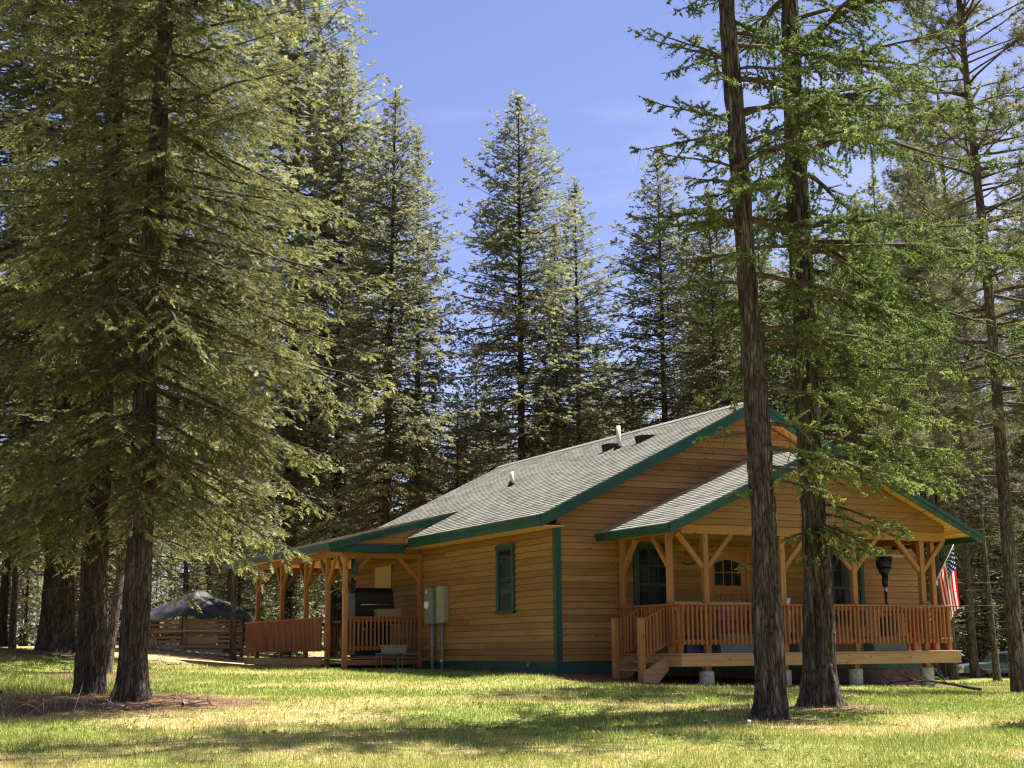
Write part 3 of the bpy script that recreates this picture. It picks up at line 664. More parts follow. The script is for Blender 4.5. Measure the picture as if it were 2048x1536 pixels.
# plywood patch and scorched grill wall on the side porch, hose bib on the skirt
m = MB(); m.cbox(-.058, -.041, 9.25, 10.45, 1.62 + Z0, 2.24 + Z0, .003); o = m.build('wall_patch', M['patch'], cabin); o['label'] = 'pale plywood patch on the side wall'
m = MB(); m.tube([(-.03, 1.15, -.33 + Z0), (-.12, 1.15, -.33 + Z0), (-.15, 1.15, -.37 + Z0)], [.02, .02, .014], 8); m.tube([(-.10, 1.15, -.33 + Z0), (-.10, 1.15, -.28 + Z0)], .008, 6); m.lathe([(.03, -.285 + Z0), (.03, -.275 + Z0)], 10, (-.10, 1.15)); m.build('hose_tap', M['steel'], cabin)

# side porch: shed roof, posts, braces, deck, railings
sp = part('side_porch_roof')
SJ, SE, SY0, SY1 = .80, -2.58, 6.86, 16.6
SZ1 = main_z(SJ) + .03; SZ0 = 2.63; SSL = (SZ1 - SZ0) / (SJ - SE); c3 = 1 / math.hypot(1, SSL)
def sz(u): return SZ0 + SSL * (u - SE)
BK = LEN + OH + .02
slab('roof_deck', sp, [(SE, SY0, SZ0), (SJ, SY0, SZ1), (SJ, BK, SZ1), (SE, SY1, SZ0)], .07, M['soffit'])
slab('roof_deck', sp, [(SE, SY1 + .001, SZ0), (SJ, BK + .001, SZ1), (W - SJ, BK + .001, SZ1), (W - SE, SY1 + .001, SZ0)], .07, M['soffit'])
n3 = int((SJ - SE) / c3 / .142) + 1
shingles('roof_shingles', sp, (SE - .04, SY0 - .03, sz(SE - .04) + .004), (0, 1, 0), (c3, 0, SSL * c3), lambda s: (0, SY1 - SY0 + .03 - (SY1 - BK) * min(1, max(0, s * c3 - .04) / (SJ - SE))), n3)
rake(sp, SY0, SE - .02, sz(SE - .02) - .004, SJ + .05, SZ1 - .002, .17, .075)
eave(sp, SE, SY0 - .001, SY1, SZ0 - .012, .17)
gbox('porch_fascia', SE + .01, -.62, SY0 + .06, SY0 + .10, 2.40, 2.60, 'green', sp)
for k in range(5):                    # tan boards closing the triangle over that fascia
    a = -2.1 + k * .30; zt = sz(a + .0) - .10
    if zt > 2.62: beam('gable_board', (a, SY0 + .09, 2.61 + .09 * 0), (SJ - .05, SY0 + .09, 2.61), .018, .02, M['siding'], sp)
m = MB(); m.prism([(SE + .4, 2.605 + Z0), (-.02, 2.605 + Z0), (.55, main_z(.55) + Z0), (.6, sz(.6) - .08 + Z0), (SE + .4, sz(SE + .4) - .08 + Z0)], 'y', SY0 + .085, SY0 + .105); m.build('gable_infill', M['siding'], sp)
for k in range(4):
    zz = 2.72 + k * .145; a0 = SE + (zz - SZ0 + .1) / SSL
    if a0 < .3: beam('gable_board', (max(a0, SE + .5), SY0 + .07, zz), (min(.4, (zz - 3.05) / .5 + .1 if zz > 3.05 else -.03), SY0 + .07, zz), .03, .135, M['siding'], sp)
u = SE + .09
while u < -.05:                       # porch ceiling boards
    beam('ceiling_board', (u, SY0 + .12, sz(u) - .09), (u, BK + (SY1 - BK) * (SJ - u) / (SJ - SE) - .1, sz(u) - .09), .13, .016, M['soffit'], sp, .004, up=(-SSL, 0, 1)); u += .138
sf_ = part('side_porch_frame'); SU_ = -2.08; SPV = (7.2, 8.48, 10.2, 12.3, 14.6); SDZ = -.16
beam('eave_beam', (SU_, 7.05, 2.42), (SU_, 15.4, 2.42), .12, .17, M['post'], sf_); beam('end_beam', (SU_ - .1, 7.2, 2.345), (-.04, 7.2, 2.345), .11, .11, M['post'], sf_)
beam('end_beam', (SU_ + .06, 15.3, 2.40), (W - 1, 15.3, 2.40), .11, .15, M['post'], sf_)
for i, v in enumerate(SPV):
    x, y = HO + SU_ * HU + v * HV
    beam('porch_post', (SU_, v, gz(x, y) - EYE - .1), (SU_, v, 2.33), .115, .115, M['post'], sf_)
    for s in (-1, 1):
        if i == 0 and s < 0: continue
        beam('knee_brace', (SU_, v + s * .05, 1.72), (SU_, v + s * .58, 2.34), .07, .085, M['post'], sf_)
    if i: beam('knee_brace', (SU_ + .05, v, 1.70), (SU_ + .62, v, 2.42), .07, .085, M['post'], sf_)
beam('knee_brace', (SU_ + .05, 7.2, 1.72), (SU_ + .62, 7.2, 2.30), .07, .085, M['post'], sf_); beam('knee_brace', (-.09, 7.2, 1.72), (-.66, 7.2, 2.30), .07, .085, M['post'], sf_)
beam('wall_post', (-.085, 7.2, -.42), (-.085, 7.2, 2.28), .11, .11, M['post'], sf_)
for u in (1.2, 4.0, 6.8): 
    x, y = HO + u * HU + 15.3 * HV; beam('porch_post', (u, 15.3, gz(x, y) - EYE - .1), (u, 15.3, 2.32), .13, .13, M['post'], sf_)
sdk = part('side_deck')
v = 7.26
while v < 15.3: beam('deck_board', (SU_ - .11, v, SDZ - .018), (-.05 if v < LEN + .1 else W - 1.2, v, SDZ - .018), .134, .034, M['oldwood'], sdk, .004); v += .14
beam('rim_beam', (SU_ - .13, 8.55, SDZ - .11), (SU_ - .13, 15.35, SDZ - .11), .04, .17, M['deck'], sdk); beam('rim_beam', (SU_ + .08, 7.17, SDZ - .12), (-.15, 7.17, SDZ - .12), .04, .13, M['post'], sdk)
for v in (9.3, 11.2, 13.4): beam('stub_post', (SU_, v, -.62), (SU_, v, SDZ - .23), .13, .13, M['oldwood'], sdk)
railing('side_porch_end_railing', (SU_ + .07, 7.2), (-.15, 7.2), .84, .01, (0, -1), (), posth=SDZ)
railing('side_porch_railing', (SU_ - .10, 8.55), (SU_ - .10, 15.30), .86, .0, (-1, 0), (), posth=SDZ)
railing('back_porch_railing', (SU_ + .1, 15.3), (2.5, 15.3), .86, .0, (0, 1), (), posth=SDZ)

# ------------------------------------------------------------------ trees
def unit(a): return a / np.maximum(np.linalg.norm(a, axis=-1, keepdims=True), 1e-9)
class Tree:
    """collects foliage triangles, twig ribbons and limb tubes in numpy"""
    def __init__(s, seed): s.r = np.random.default_rng(seed); s.fol = []; s.ft = []; s.wv = []; s.wf = []; s.nw = 0
    def leaves(s, P, D, size, T, tint, width=1.0):
        """stamp template T (k,3,3: x along D, y side, z up) on every point"""
        n = len(P)
        if n == 0: return
        D = unit(D); ref = s.r.normal(size=(n, 3)) * .55 + np.array([0, 0, 1.0]); A = unit(np.cross(ref, D)); B = np.cross(D, A)
        sz = np.broadcast_to(size, (n,))[:, None, None, None]
        X = T[None, :, :, 0:1] * D[:, None, None, :] + width * (T[None, :, :, 1:2] * A[:, None, None, :] + T[None, :, :, 2:3] * B[:, None, None, :])
        V = P[:, None, None, :] + sz * X
        s.fol.append(V.reshape(-1, 3).astype(np.float32)); s.ft.append(np.repeat(np.broadcast_to(tint, (n,)), T.shape[0] * 3).astype(np.float32))
    def ribbons(s, P, Q, w):
        """thin three-sided twigs P->Q"""
        n = len(P)
        if n == 0: return
        d = unit(Q - P); a = unit(np.cross(d, s.r.normal(size=(n, 3)))); b = np.cross(d, a); w = np.broadcast_to(w, (n,))[:, None]
        vs = np.stack([P + a * w, P - a * w * .5 + b * w * .8, P - a * w * .5 - b * w * .8, Q], 1).reshape(-1, 3)
        f = np.array([[0, 1, 3], [1, 2, 3], [2, 0, 3]])[None] + (np.arange(n) * 4)[:, None, None] + s.nw
        s.wv.append(vs); s.wf.append(f.reshape(-1, 3)); s.nw += len(vs)
    def tube(s, pts, rad, n=5):
        pts = np.asarray(pts, float); k = len(pts); t = unit(np.gradient(pts, axis=0)); ref = np.array([0, 0, 1.0]) if abs(t[0][2]) < .8 else np.array([1.0, 0, 0])
        a = unit(np.cross(t, ref)); b = np.cross(t, a); th = np.arange(n) * 2 * math.pi / n
        rad = np.asarray(rad, float)[:, None, None]
        vs = (pts[:, None] + rad * (np.cos(th)[None, :, None] * a[:, None] + np.sin(th)[None, :, None] * b[:, None])).reshape(-1, 3)
        i = (np.arange(k - 1)[:, None] * n + np.arange(n)[None]).ravel(); j = (np.arange(k - 1)[:, None] * n + (np.arange(n)[None] + 1) % n).ravel()
        f = np.concatenate([np.stack([i, j, j + n], 1), np.stack([i, j + n, i + n], 1)]) + s.nw
        s.wv.append(vs); s.wf.append(f); s.nw += len(vs)
    def mesh(s, name, leaf, wood_):
        F = np.concatenate(s.fol) if s.fol else np.zeros((0, 3)); nf = len(F) // 3
        Wv = np.concatenate(s.wv); Wf = np.concatenate(s.wf)
        V = np.concatenate([F, Wv]); lo = np.concatenate([np.arange(len(F)), (Wf + len(F)).ravel()])
        n = nf + len(Wf)
        tint = np.concatenate([np.concatenate(s.ft) if s.ft else np.zeros(0), np.zeros(len(Wv))])
        return np_mesh(name, V, np.full(n, 3), lo, [leaf, wood_], np.concatenate([np.zeros(nf), np.ones(len(Wf))]), np.concatenate([np.zeros(nf), np.ones(len(Wf))]).astype(bool), {'tint': tint})

def needle_template(pairs, wid, spread, seed=1):
    """a shoot: needle-bundle triangles in pairs along the axis and one at the tip"""
    r = np.random.default_rng(seed); T = []
    for k in range(pairs):
        x = (k + .2) / pairs * .85
        for sd in (-1, 1):
            a = np.array([x, 0, 0]); tip = np.array([x + spread * .75, sd * spread, r.uniform(-.3, .5) * spread]); w_ = wid
            T.append([a - [w_ * .5, 0, 0], a + [w_ * .5, 0, r.uniform(-.05, .05)], tip])
    T.append([[.7, -wid * .6, 0], [.7, wid * .6, 0], [1.12, 0, 0]])
    return np.array(T, float)
T_NEAR = needle_template(4, .20, .24)
T_MID = needle_template(2, .46, .36, 2)
def tuft_template(n, wid, back=.0, seed=3):
    r = np.random.default_rng(seed); T = []
    for k in range(n):
        d = r.normal(size=3); d[0] = abs(d[0]) + back; d /= np.linalg.norm(d); s_ = np.cross(d, r.normal(size=3)); s_ /= np.linalg.norm(s_)
        T.append([-s_ * wid, s_ * wid, d * r.uniform(.8, 1.1)])
    return np.array(T)
T_LARCH = tuft_template(7, .24, .1)
T_PINE = tuft_template(13, .055, .35, 5)

def repeat_along(r, P0, D, Ls, spacing, droop):
    """points spaced along straight-ish twigs; returns index, t, position, direction"""
    cnt = np.maximum(1, np.ceil(Ls / spacing)).astype(int); idx = np.repeat(np.arange(len(Ls)), cnt)
    first = np.cumsum(cnt) - cnt; k = np.arange(len(idx)) - first[idx]
    t = np.clip((k + r.uniform(.2, .8, len(idx))) / cnt[idx], 0, 1)
    l = Ls[idx]; P = P0[idx] + D[idx] * (t * l)[:, None]; P[:, 2] -= droop * (t * l) ** 2
    Dn = D[idx].copy(); Dn[:, 2] -= 2 * droop * t * l
    return idx, t, k, P, unit(Dn)

def limb(h, az, L_, el, sag, up, n=9, base=(0, 0), rng_=None):
    s = np.linspace(0, 1, n); hor = L_ * s
    z = h + math.tan(el) * hor - sag * L_ * s ** 2 + up * L_ * np.clip(s - .55, 0, 1) ** 2 * 2
    wob = (rng_.normal(size=n).cumsum() * .012 * L_) if rng_ is not None else 0
    x = base[0] + math.cos(az) * hor - math.sin(az) * wob; y = base[1] + math.sin(az) * hor + math.cos(az) * wob
    return np.stack([x, y, z], 1)
def along(pts, t):
    k = len(pts) - 1; q = np.clip(t, 0, .9999) * k; i = q.astype(int); f = (q - i)[:, None]
    return pts[i] * (1 - f) + pts[i + 1] * f, unit(pts[i + 1] - pts[i])

def fir_crown(seed, H, hb, rad, dz, per, T, shoot, sp2, sp3, full_to=1e9, axis_fun=None, low_droop=.25, name='fir_crown', leaf='fir', dead_from=None, tipk=.5, az_bias=None, front=0, hang=.14):
    """Douglas fir: tiers of drooping limbs, flat sprays of side twigs, needle shoots"""
    t_ = Tree(seed); r = t_.r
    h = hb; ax = axis_fun or (lambda z: (0.0, 0.0))
    while h < H - .25:
        f = (h - hb) / (H - hb); Rm = rad(f); coarse = h > full_to
        step = dz * (1.6 if coarse else 1.0) * (1 - .45 * f)
        nb = max(3, int(round(per * (1 if f < .8 else .8))))
        a0 = r.uniform(0, 6.28)
        lims = [(a0 + b * 2 * math.pi / nb + r.normal() * .35, h + r.uniform(-.5, .5) * step, Rm * r.uniform(.62, 1.12)) for b in range(nb)]
        if front and h < full_to and r.random() < front / 24: lims.append((r.normal(-.25, .55), h + r.uniform(-.5, .5) * step, Rm * r.uniform(.75, 1.2)))   # the open lawn side is leafier
        if front and 4.2 < h < full_to: lims.append((r.normal(-1.3, .45), h + r.uniform(-.5, .5) * step, Rm * r.uniform(.3, .6)))
        for (az, hh, L_) in lims:
            if az_bias: L_ *= az_bias(az, hh)
            if L_ < .12: continue
            el = (-.28 + 1.0 * f ** 1.2) * (1 if f > .35 else 1) + r.normal() * .10; sag = low_droop * (1 - f) * r.uniform(.5, 1.3)
            pts = limb(hh, az, L_, el, sag, .22 * (1 - f), 9, ax(hh), r)
            rb_ = max(.006, .011 * L_ + .004); t_.tube(pts, np.linspace(rb_, .003, 9), 4)
            sp2_ = sp2 * (2.0 if coarse else 1); sp3_ = sp3 * (1.8 if coarse else 1); sh = shoot * (1.9 if coarse else 1)
            n2 = max(3, int(L_ * .86 / sp2_)); tt = np.sort(r.uniform(.10, 1.0, n2)) if L_ > .5 else np.linspace(.1, 1, n2)
            P, Tn = along(pts, tt); sd = np.where(np.arange(n2) % 2 == 0, 1.0, -1.0)
            side = np.stack([-np.sin(az) * np.ones(n2), np.cos(az) * np.ones(n2), np.zeros(n2)], 1) * sd[:, None]
            ang = r.uniform(.75, 1.15, n2)[:, None]
            D = Tn * np.cos(ang) + side * np.sin(ang); D[:, 2] += r.normal(size=n2) * .22 - hang * (1 - f)
            # a few twigs hang or stand up so the spray has depth
            D[:, 2] += np.where(r.random(n2) < .25, r.uniform(-1.1, .4, n2), 0); D = unit(D)
            Ls = np.clip((.40 * L_ * (1 - tt) ** .8 * np.minimum(1, tt / .22 + .25) + .12 * min(1, L_)) * r.uniform(.6, 1.3, n2), .08, 1.0)
            t_.ribbons(P, P + D * Ls[:, None] - np.array([0, 0, .25]) * (Ls ** 2)[:, None], .0045)
            idx, t, k, Q, Dn = repeat_along(r, P, D, Ls, sp3_, .25)
            m_ = len(idx); s2 = np.where(k % 2 == 0, 1.0, -1.0)
            sidev = unit(np.cross(Dn, np.array([0, 0, 1.0]) + r.normal(size=(m_, 3)) * .25)) * s2[:, None]
            a2 = r.uniform(.55, 1.0, m_)[:, None]; SD = Dn * np.cos(a2) + sidev * np.sin(a2); SD[:, 2] += r.normal(size=m_) * .15 - .06
            size = sh * r.uniform(.7, 1.25, m_) * (1 - .35 * t)
            tip = np.clip((t - .35) * .6, 0, 1) * np.clip((tt[idx] - .25) * 1.3, 0, 1)
            tint_ = np.clip(.30 + r.normal(size=m_) * .13 + tipk * tip + (r.normal() * .08), 0, 1)
            t_.leaves(Q, SD, size, T, tint_)
            E_ = P + D * Ls[:, None] - np.array([0, 0, .25]) * (Ls ** 2)[:, None]
            t_.leaves(E_ - D * (sh * .5), D, sh * 1.1, T, np.clip(.5 + tipk * .5 * tt + r.normal(size=n2) * .1, 0, 1))
        h += step
    x, y = ax(H); n5 = 14                       # leader
    P = np.stack([np.full(n5, x), np.full(n5, y), np.linspace(H - .7, H, n5)], 1); az = r.uniform(0, 6.28, n5)
    t_.leaves(P, np.stack([np.cos(az) * .6, np.sin(az) * .6, np.ones(n5)], 1), shoot * 1.3, T, np.full(n5, .6)); t_.tube(P, np.linspace(.02, .004, n5), 4)
    if dead_from is not None:                   # bare dead twigs under the live crown
        for k in range(dead_from[2]):
            hh = r.uniform(dead_from[0], dead_from[1]); az = r.uniform(0, 6.28); L_ = r.uniform(.4, 1.7)
            pts = limb(hh, az, L_, r.normal() * .2 - .1, .18, .1, 7, ax(hh), r); t_.tube(pts, np.linspace(.013, .003, 7), 4)
            n2 = int(L_ / .13); tt = r.uniform(.2, 1, n2); P, Tn = along(pts, tt); D = unit(Tn + r.normal(size=(n2, 3)) * .7); t_.ribbons(P, P + D * r.uniform(.08, .4, n2)[:, None], .0035)
    return t_.mesh(name, M[leaf], M['twig'])

def larch_crown(seed, spec, axis_fun, name='larch_crown'):
    """spec: list of (height, azimuth, length, elevation, sag, fine); fine False for limbs above the frame"""
    t_ = Tree(seed); r = t_.r
    for (hh, az, L_, el, sag, fine) in spec:
        pts = limb(hh, az, L_, el, sag * 1.25, .22, 11, axis_fun(hh), r); t_.tube(pts, np.linspace(max(.012, .014 * L_ + .004), .004, 11), 5)
        k_ = 1 if fine else 2.2
        n2 = int(L_ / (.10 * k_)); tt = r.uniform(.14, 1.0, n2); P, Tn = along(pts, tt)
        sd = r.choice([-1.0, 1.0], n2); side = np.stack([-np.sin(az) * np.ones(n2), np.cos(az) * np.ones(n2), np.zeros(n2)], 1) * sd[:, None]
        a = r.uniform(.5, 1.2, n2)[:, None]; D = Tn * np.cos(a) + side * np.sin(a); D[:, 2] += np.where(r.random(n2) < .4, r.uniform(-1.1, -.2, n2), r.normal(size=n2) * .2); D = unit(D)
        Ls = np.clip((.30 * L_ * (1.05 - tt) ** .7 + .10) * r.uniform(.35, 1.2, n2), .08, .95)
        t_.ribbons(P, P + D * Ls[:, None] - np.array([0, 0, .22]) * (Ls ** 2)[:, None], .008)
        # second order twigs
        i3, t3, k3, Q3, D3 = repeat_along(r, P, D, Ls, .19 * k_, .22); n3 = len(i3)
        D4 = unit(D3 + r.normal(size=(n3, 3)) * np.array([.8, .8, .55])); L4 = Ls[i3] * (1 - t3) * .5 + .05
        keep = L4 > .06; Q3, D4, L4 = Q3[keep], D4[keep], L4[keep]; t_.ribbons(Q3, Q3 + D4 * L4[:, None], .005)
        for (PP, DD, LL) in ((P, D, Ls), (Q3, D4, L4)):
            idx, t, k, Q, Dn = repeat_along(r, PP, DD, LL, .036 * k_, .22 if PP is P else 0.0); m_ = len(idx)
            TD = unit(Dn * .6 + r.normal(size=(m_, 3)) * .6 + np.array([0, 0, .45]))
            t_.leaves(Q, TD, .040 * (1 if fine else 2.0) * r.uniform(.75, 1.25, m_), T_LARCH, np.clip((.60 if hh < 5 else .32) + r.normal(size=m_) * .17 + .18 * t + r.normal(size=len(PP))[idx] * .12, 0, 1))  # high limbs tinted darker, low ones paler: shading put into the needle colour
        idx, t, k, Q, Dn = repeat_along(r, pts[2:3], unit(pts[-1:] - pts[2:3]), np.array([L_ * .8]), .06 * k_, .0)
        Pm, Tm = along(pts, .2 + .8 * t); m_ = len(t); t_.leaves(Pm, unit(r.normal(size=(m_, 3)) + [0, 0, .5]), .034 * k_, T_LARCH, np.clip(.4 + r.normal(size=m_) * .15, 0, 1))
        n6 = int(L_ * 9); P6, T6 = along(pts, r.uniform(.1, .95, n6)); t_.ribbons(P6, P6 + unit(r.normal(size=(n6, 3)) * .6 + [0, 0, -.9]) * r.uniform(.1, .45, n6)[:, None], .004)
    return t_.mesh(name, M['larch'], M['twig'])

def pine_crown(seed, H, hb, rmax, nb, name='pine_crown', dead=30, shoot=.15, dlo=1.5):
    t_ = Tree(seed); r = t_.r
    for k in range(nb):
        f = (k + r.random()) / nb; hh = hb + (H - hb) * f; az = r.uniform(0, 6.28)
        L_ = rmax * (1 - f) ** .55 * r.uniform(.55, 1.1) * (.75 + .25 * min(1, f * 5)) + .25
        pts = limb(hh, az, L_, -.12 + .75 * f + r.normal() * .12, .12 * (1 - f), .35, 10, (0, 0), r); t_.tube(pts, np.linspace(.013 * L_ + .006, .006, 10), 4)
        n2 = int(L_ / .13) + 2; tt = r.uniform(.3, 1.0, n2) ** .8; P, Tn = along(pts, tt); D = unit(Tn + r.normal(size=(n2, 3)) * np.array([.7, .7, .35]) + [0, 0, .12]); Ls = r.uniform(.15, .6, n2) * min(1, L_ / 1.5)
        E_ = P + D * Ls[:, None]; t_.ribbons(P, E_, .006)
        i3, t3, k3, Q3, D3 = repeat_along(r, P, D, Ls, .12, 0); keep = t3 > .35
        for (Q, DD) in ((E_, unit(D + [0, 0, .4])), (Q3[keep], unit(D3[keep] + r.normal(size=(keep.sum(), 3)) * .8 + [0, 0, .4]))):
            n_ = len(Q); t_.leaves(Q, DD, shoot * r.uniform(.75, 1.2, n_), T_PINE, np.clip(.42 + r.normal(size=n_) * .2, 0, 1))
    for k in range(dead):
        hh = r.uniform(dlo, hb + 2); az = r.uniform(0, 6.28); L_ = r.uniform(.5, 2.0) * (rmax / 2.2)
        pts = limb(hh, az, L_, r.normal() * .15 + .05, .1, .1, 8, (0, 0), r); t_.tube(pts, np.linspace(.014, .004, 8), 4)
        n2 = int(L_ / .12); tt = r.uniform(.2, 1, n2); P, Tn = along(pts, tt); t_.ribbons(P, P + unit(Tn + r.normal(size=(n2, 3)) * .8) * r.uniform(.1, .5, n2)[:, None], .0045)
    return t_.mesh(name, M['pine'], M['twig'])

def trunk_mesh(name, H, r0, rtop, mat, seed=0, axis_fun=None, nth=40, dh=.05, detail_to=12.0, depth=.028, flare=.55, flare_h=.45, furrows=11):
    ax = axis_fun or (lambda z: (0.0, 0.0))
    hs = list(np.arange(-.35, min(detail_to, H), dh)); s = dh
    while hs[-1] < H: s = min(s * 1.3, .8); hs.append(min(hs[-1] + s, H))
    hs = np.array(hs); th = np.arange(nth) * 2 * math.pi / nth
    HH, TT = np.meshgrid(hs, th, indexing='ij')
    rad = (r0 + (rtop - r0) * np.clip(HH / H, 0, 1) ** .85)
    fl = np.exp(-np.clip(HH, -.3, 9) / flare_h) * flare
    lob = 1 + .35 * np.sin(TT * 4 + seed) * np.exp(-np.clip(HH, 0, 9) / (flare_h * .8)) * (flare > .1)
    rad = rad * (1 + fl * lob * .8)
    warp = (fbm(TT * 0 + HH * .9, HH * .4, 3, seed + 3) - .5) * .9
    def per(fr, hz, sd):                         # noise periodic round the stem
        a = TT / (2 * math.pi) * fr + warp; fr = int(fr)
        x0 = np.mod(a, fr)
        w_ = x0 / fr
        return vnoise(x0, HH * hz, sd) * (1 - w_) + vnoise(x0 - fr, HH * hz, sd) * w_
    rg = 1 - np.abs(per(furrows, .9, seed + 11) * 2 - 1); rg2 = 1 - np.abs(per(furrows * 2, 2.2, seed + 12) * 2 - 1); pl_ = per(furrows * 2, 6.0, seed + 13)
    dsp = depth * (-(rg ** 3) * 1.2 - .5 * rg2 ** 2 + .55 * pl_) * np.clip(rad / r0, .3, 1.6)
    rad = rad + dsp
    cxy = np.array([ax(float(z)) for z in hs]); cx = cxy[:, 0][:, None]; cyy = cxy[:, 1][:, None]
    V = np.stack([cx + rad * np.cos(TT), cyy + rad * np.sin(TT), HH], -1).reshape(-1, 3)
    n = len(hs); i = (np.arange(n - 1)[:, None] * nth + np.arange(nth)[None]).ravel(); j = (np.arange(n - 1)[:, None] * nth + (np.arange(nth)[None] + 1) % nth).ravel()
    return np_mesh(name, V, np.full(len(i), 4), np.stack([i, j, j + nth, i + nth], 1).ravel(), [mat], smooth=np.ones(len(i), bool))

def place_tree(name, label, group, x, y, trunk, crown, scale=1.0, rz=0.0, lean=(0, 0), dz=0.0, cat='tree', sz=None):
    t = empty(name, (x, y, gz(x, y) + dz), rz); t.rotation_euler = (lean[1], lean[0], rz); t.scale = (scale, scale, scale if sz is None else sz)
    tag(t, label, cat, group); link('trunk', trunk, t); c = link('crown', crown, t); c['kind'] = 'stuff'
    return t

rt = np.random.default_rng(11)
# --- the two near firs by the left edge
def rad_near(f): return 3.75 * (1 - f) ** .62 * (.72 + .28 * min(1, f * 6))
def biasA(az, h): return .9
TA = trunk_mesh('fir_trunk', 27, .265, .03, M['fir_bark'], 1, None, 44, .05, 11.5, .042, .28, .35, 9)
CA = fir_crown(101, 27, 3.1, rad_near, .47, 5, T_NEAR, .14, .10, .058, full_to=12.0, low_droop=.30, hang=.42, front=8, dead_from=(1.9, 5.0, 26))
place_tree('fir_tree', 'big dark fir with furrowed trunk, the more distant of the near pair', 'near firs beside the lawn', -7.19, 25.3, TA, CA, rz=1.1)
axB = lambda z: (.012 * z + .03 * math.sin(z * .7), .0)
TB = trunk_mesh('fir_trunk', 24, .245, .03, M['fir_bark'], 5, axB, 44, .05, 11.5, .030, .42, .30, 12)
CB = fir_crown(202, 24, 3.35, lambda f: 3.7 * (1 - f) ** .6 * (.75 + .25 * min(1, f * 6)), .47, 5, T_NEAR, .14, .10, .058, full_to=11.3, axis_fun=axB, low_droop=.30, hang=.42, front=24, dead_from=(1.6, 4.4, 24),
               az_bias=lambda az, h: (1.12 if h > 4.2 else .95) if math.cos(az) > .2 else .80)
place_tree('fir_tree', 'thick fir with long sunlit sprays reaching toward the cabin, front of the near pair', 'near firs beside the lawn', -5.9, 23.0, TB, CB)
# --- the two larches in front of the porch
axG = lambda z: (-.021 * z + .035 * math.sin(z * .45), .004 * z)
axH = lambda z: (.012 * math.sin(z * .6), .0)
def larch_spec(seed, low, top, per_m, lens, H, left=1.0):
    r = np.random.default_rng(seed); out = []
    h = low
    while h < H - .5:
        f = (h - low) / (H - low); L_ = lens * (1 - f) ** .7 * r.uniform(.55, 1.1) + .2
        az = r.uniform(0, 6.28); L_ *= left if math.cos(az) < -.15 else 1.15
        out.append((h, az, L_, .05 + .35 * f + r.normal() * .14, .22 * (1 - f), h < top)); h += 1 / per_m * (1 if h < top else 1.4) * r.uniform(.6, 1.4)
    return out
TG = trunk_mesh('larch_trunk', 26, .205, .03, M['larch_bark'], 9, axG, 60, .035, 11.0, .046, .5, .30, 13)
spG = larch_spec(31, 5.0, 10.8, 6.0, 2.5, 26, .58)
spG += [(8.2, math.pi * .98, 1.35, .35, .10, True), (7.5, math.pi * 1.03, 1.3, .25, .1, True), (9.1, math.pi * .95, 1.3, .4, .1, True), (6.9, math.pi * 1.0, 1.55, .02, .12, True), (6.75, math.pi * 1.08, 1.4, -.05, .12, True), (6.3, math.pi * .9, 1.3, .0, .12, True),
        (5.6, math.pi * 1.05, 1.1, -.05, .2, True), (4.4, 2.7, .9, -.05, .2, True), (4.3, .25, 2.3, .18, .32, True), (3.9, .05, 2.1, -.02, .30, True), (3.55, -.25, 2.2, -.05, .26, True), (3.3, .12, 1.9, .02, .18, True), (3.75, 3.3, .9, .05, .2, True),
        (2.9, 3.4, .45, .2, .2, True), (2.0, 3.2, .35, .1, .1, True), (3.1, -.9, 1.2, .05, .3, True)]
CG = larch_crown(301, spG, axG)
place_tree('larch_tree', 'slim dark trunked larch standing nearest the camera before the porch', 'larches before the porch', 3.36, 19.6, TG, CG)
TH_ = trunk_mesh('larch_trunk', 27, .24, .03, M['larch_bark'], 14, axH, 64, .035, 11.5, .052, .62, .32, 14)
spH = larch_spec(37, 5.2, 11.5, 7.0, 3.4, 27, .6)
spH += [(3.4, -.5, 2.2, -.02, .20, True), (3.3, -1.1, 2.0, .02, .22, True), (2.9, -.75, 1.5, -.12, .25, True), (2.55, -1.3, 1.1, -.1, .3, True), (2.5, 3.9, .9, -.1, .2, True), (2.45, -.2, 1.0, -.05, .25, True), (2.35, -.9, .9, -.25, .2, True), (2.15, -1.9, .7, -.2, .2, True), (4.3, -.3, 2.3, .05, .25, True), (4.7, -.9, 1.9, .05, .25, True),
        (3.9, .1, 2.5, .08, .22, True), (4.9, -.6, 2.4, .02, .2, True), (3.6, -.15, 2.4, .02, .18, True), (3.5, -.85, 2.5, .05, .22, True), (2.75, -.55, 1.4, -.1, .25, True), (2.6, -1.0, 1.3, -.12, .25, True), (4.5, .3, 2.2, .05, .25, True), (.95, -.1, .28, .9, 0, True), (.8, .1, .22, .8, 0, True)]
CH = larch_crown(402, spH, axH)
place_tree('larch_tree', 'stout flared larch with bright green sprays, standing behind the slimmer larch', 'larches before the porch', 4.37, 21.4, TH_, CH)

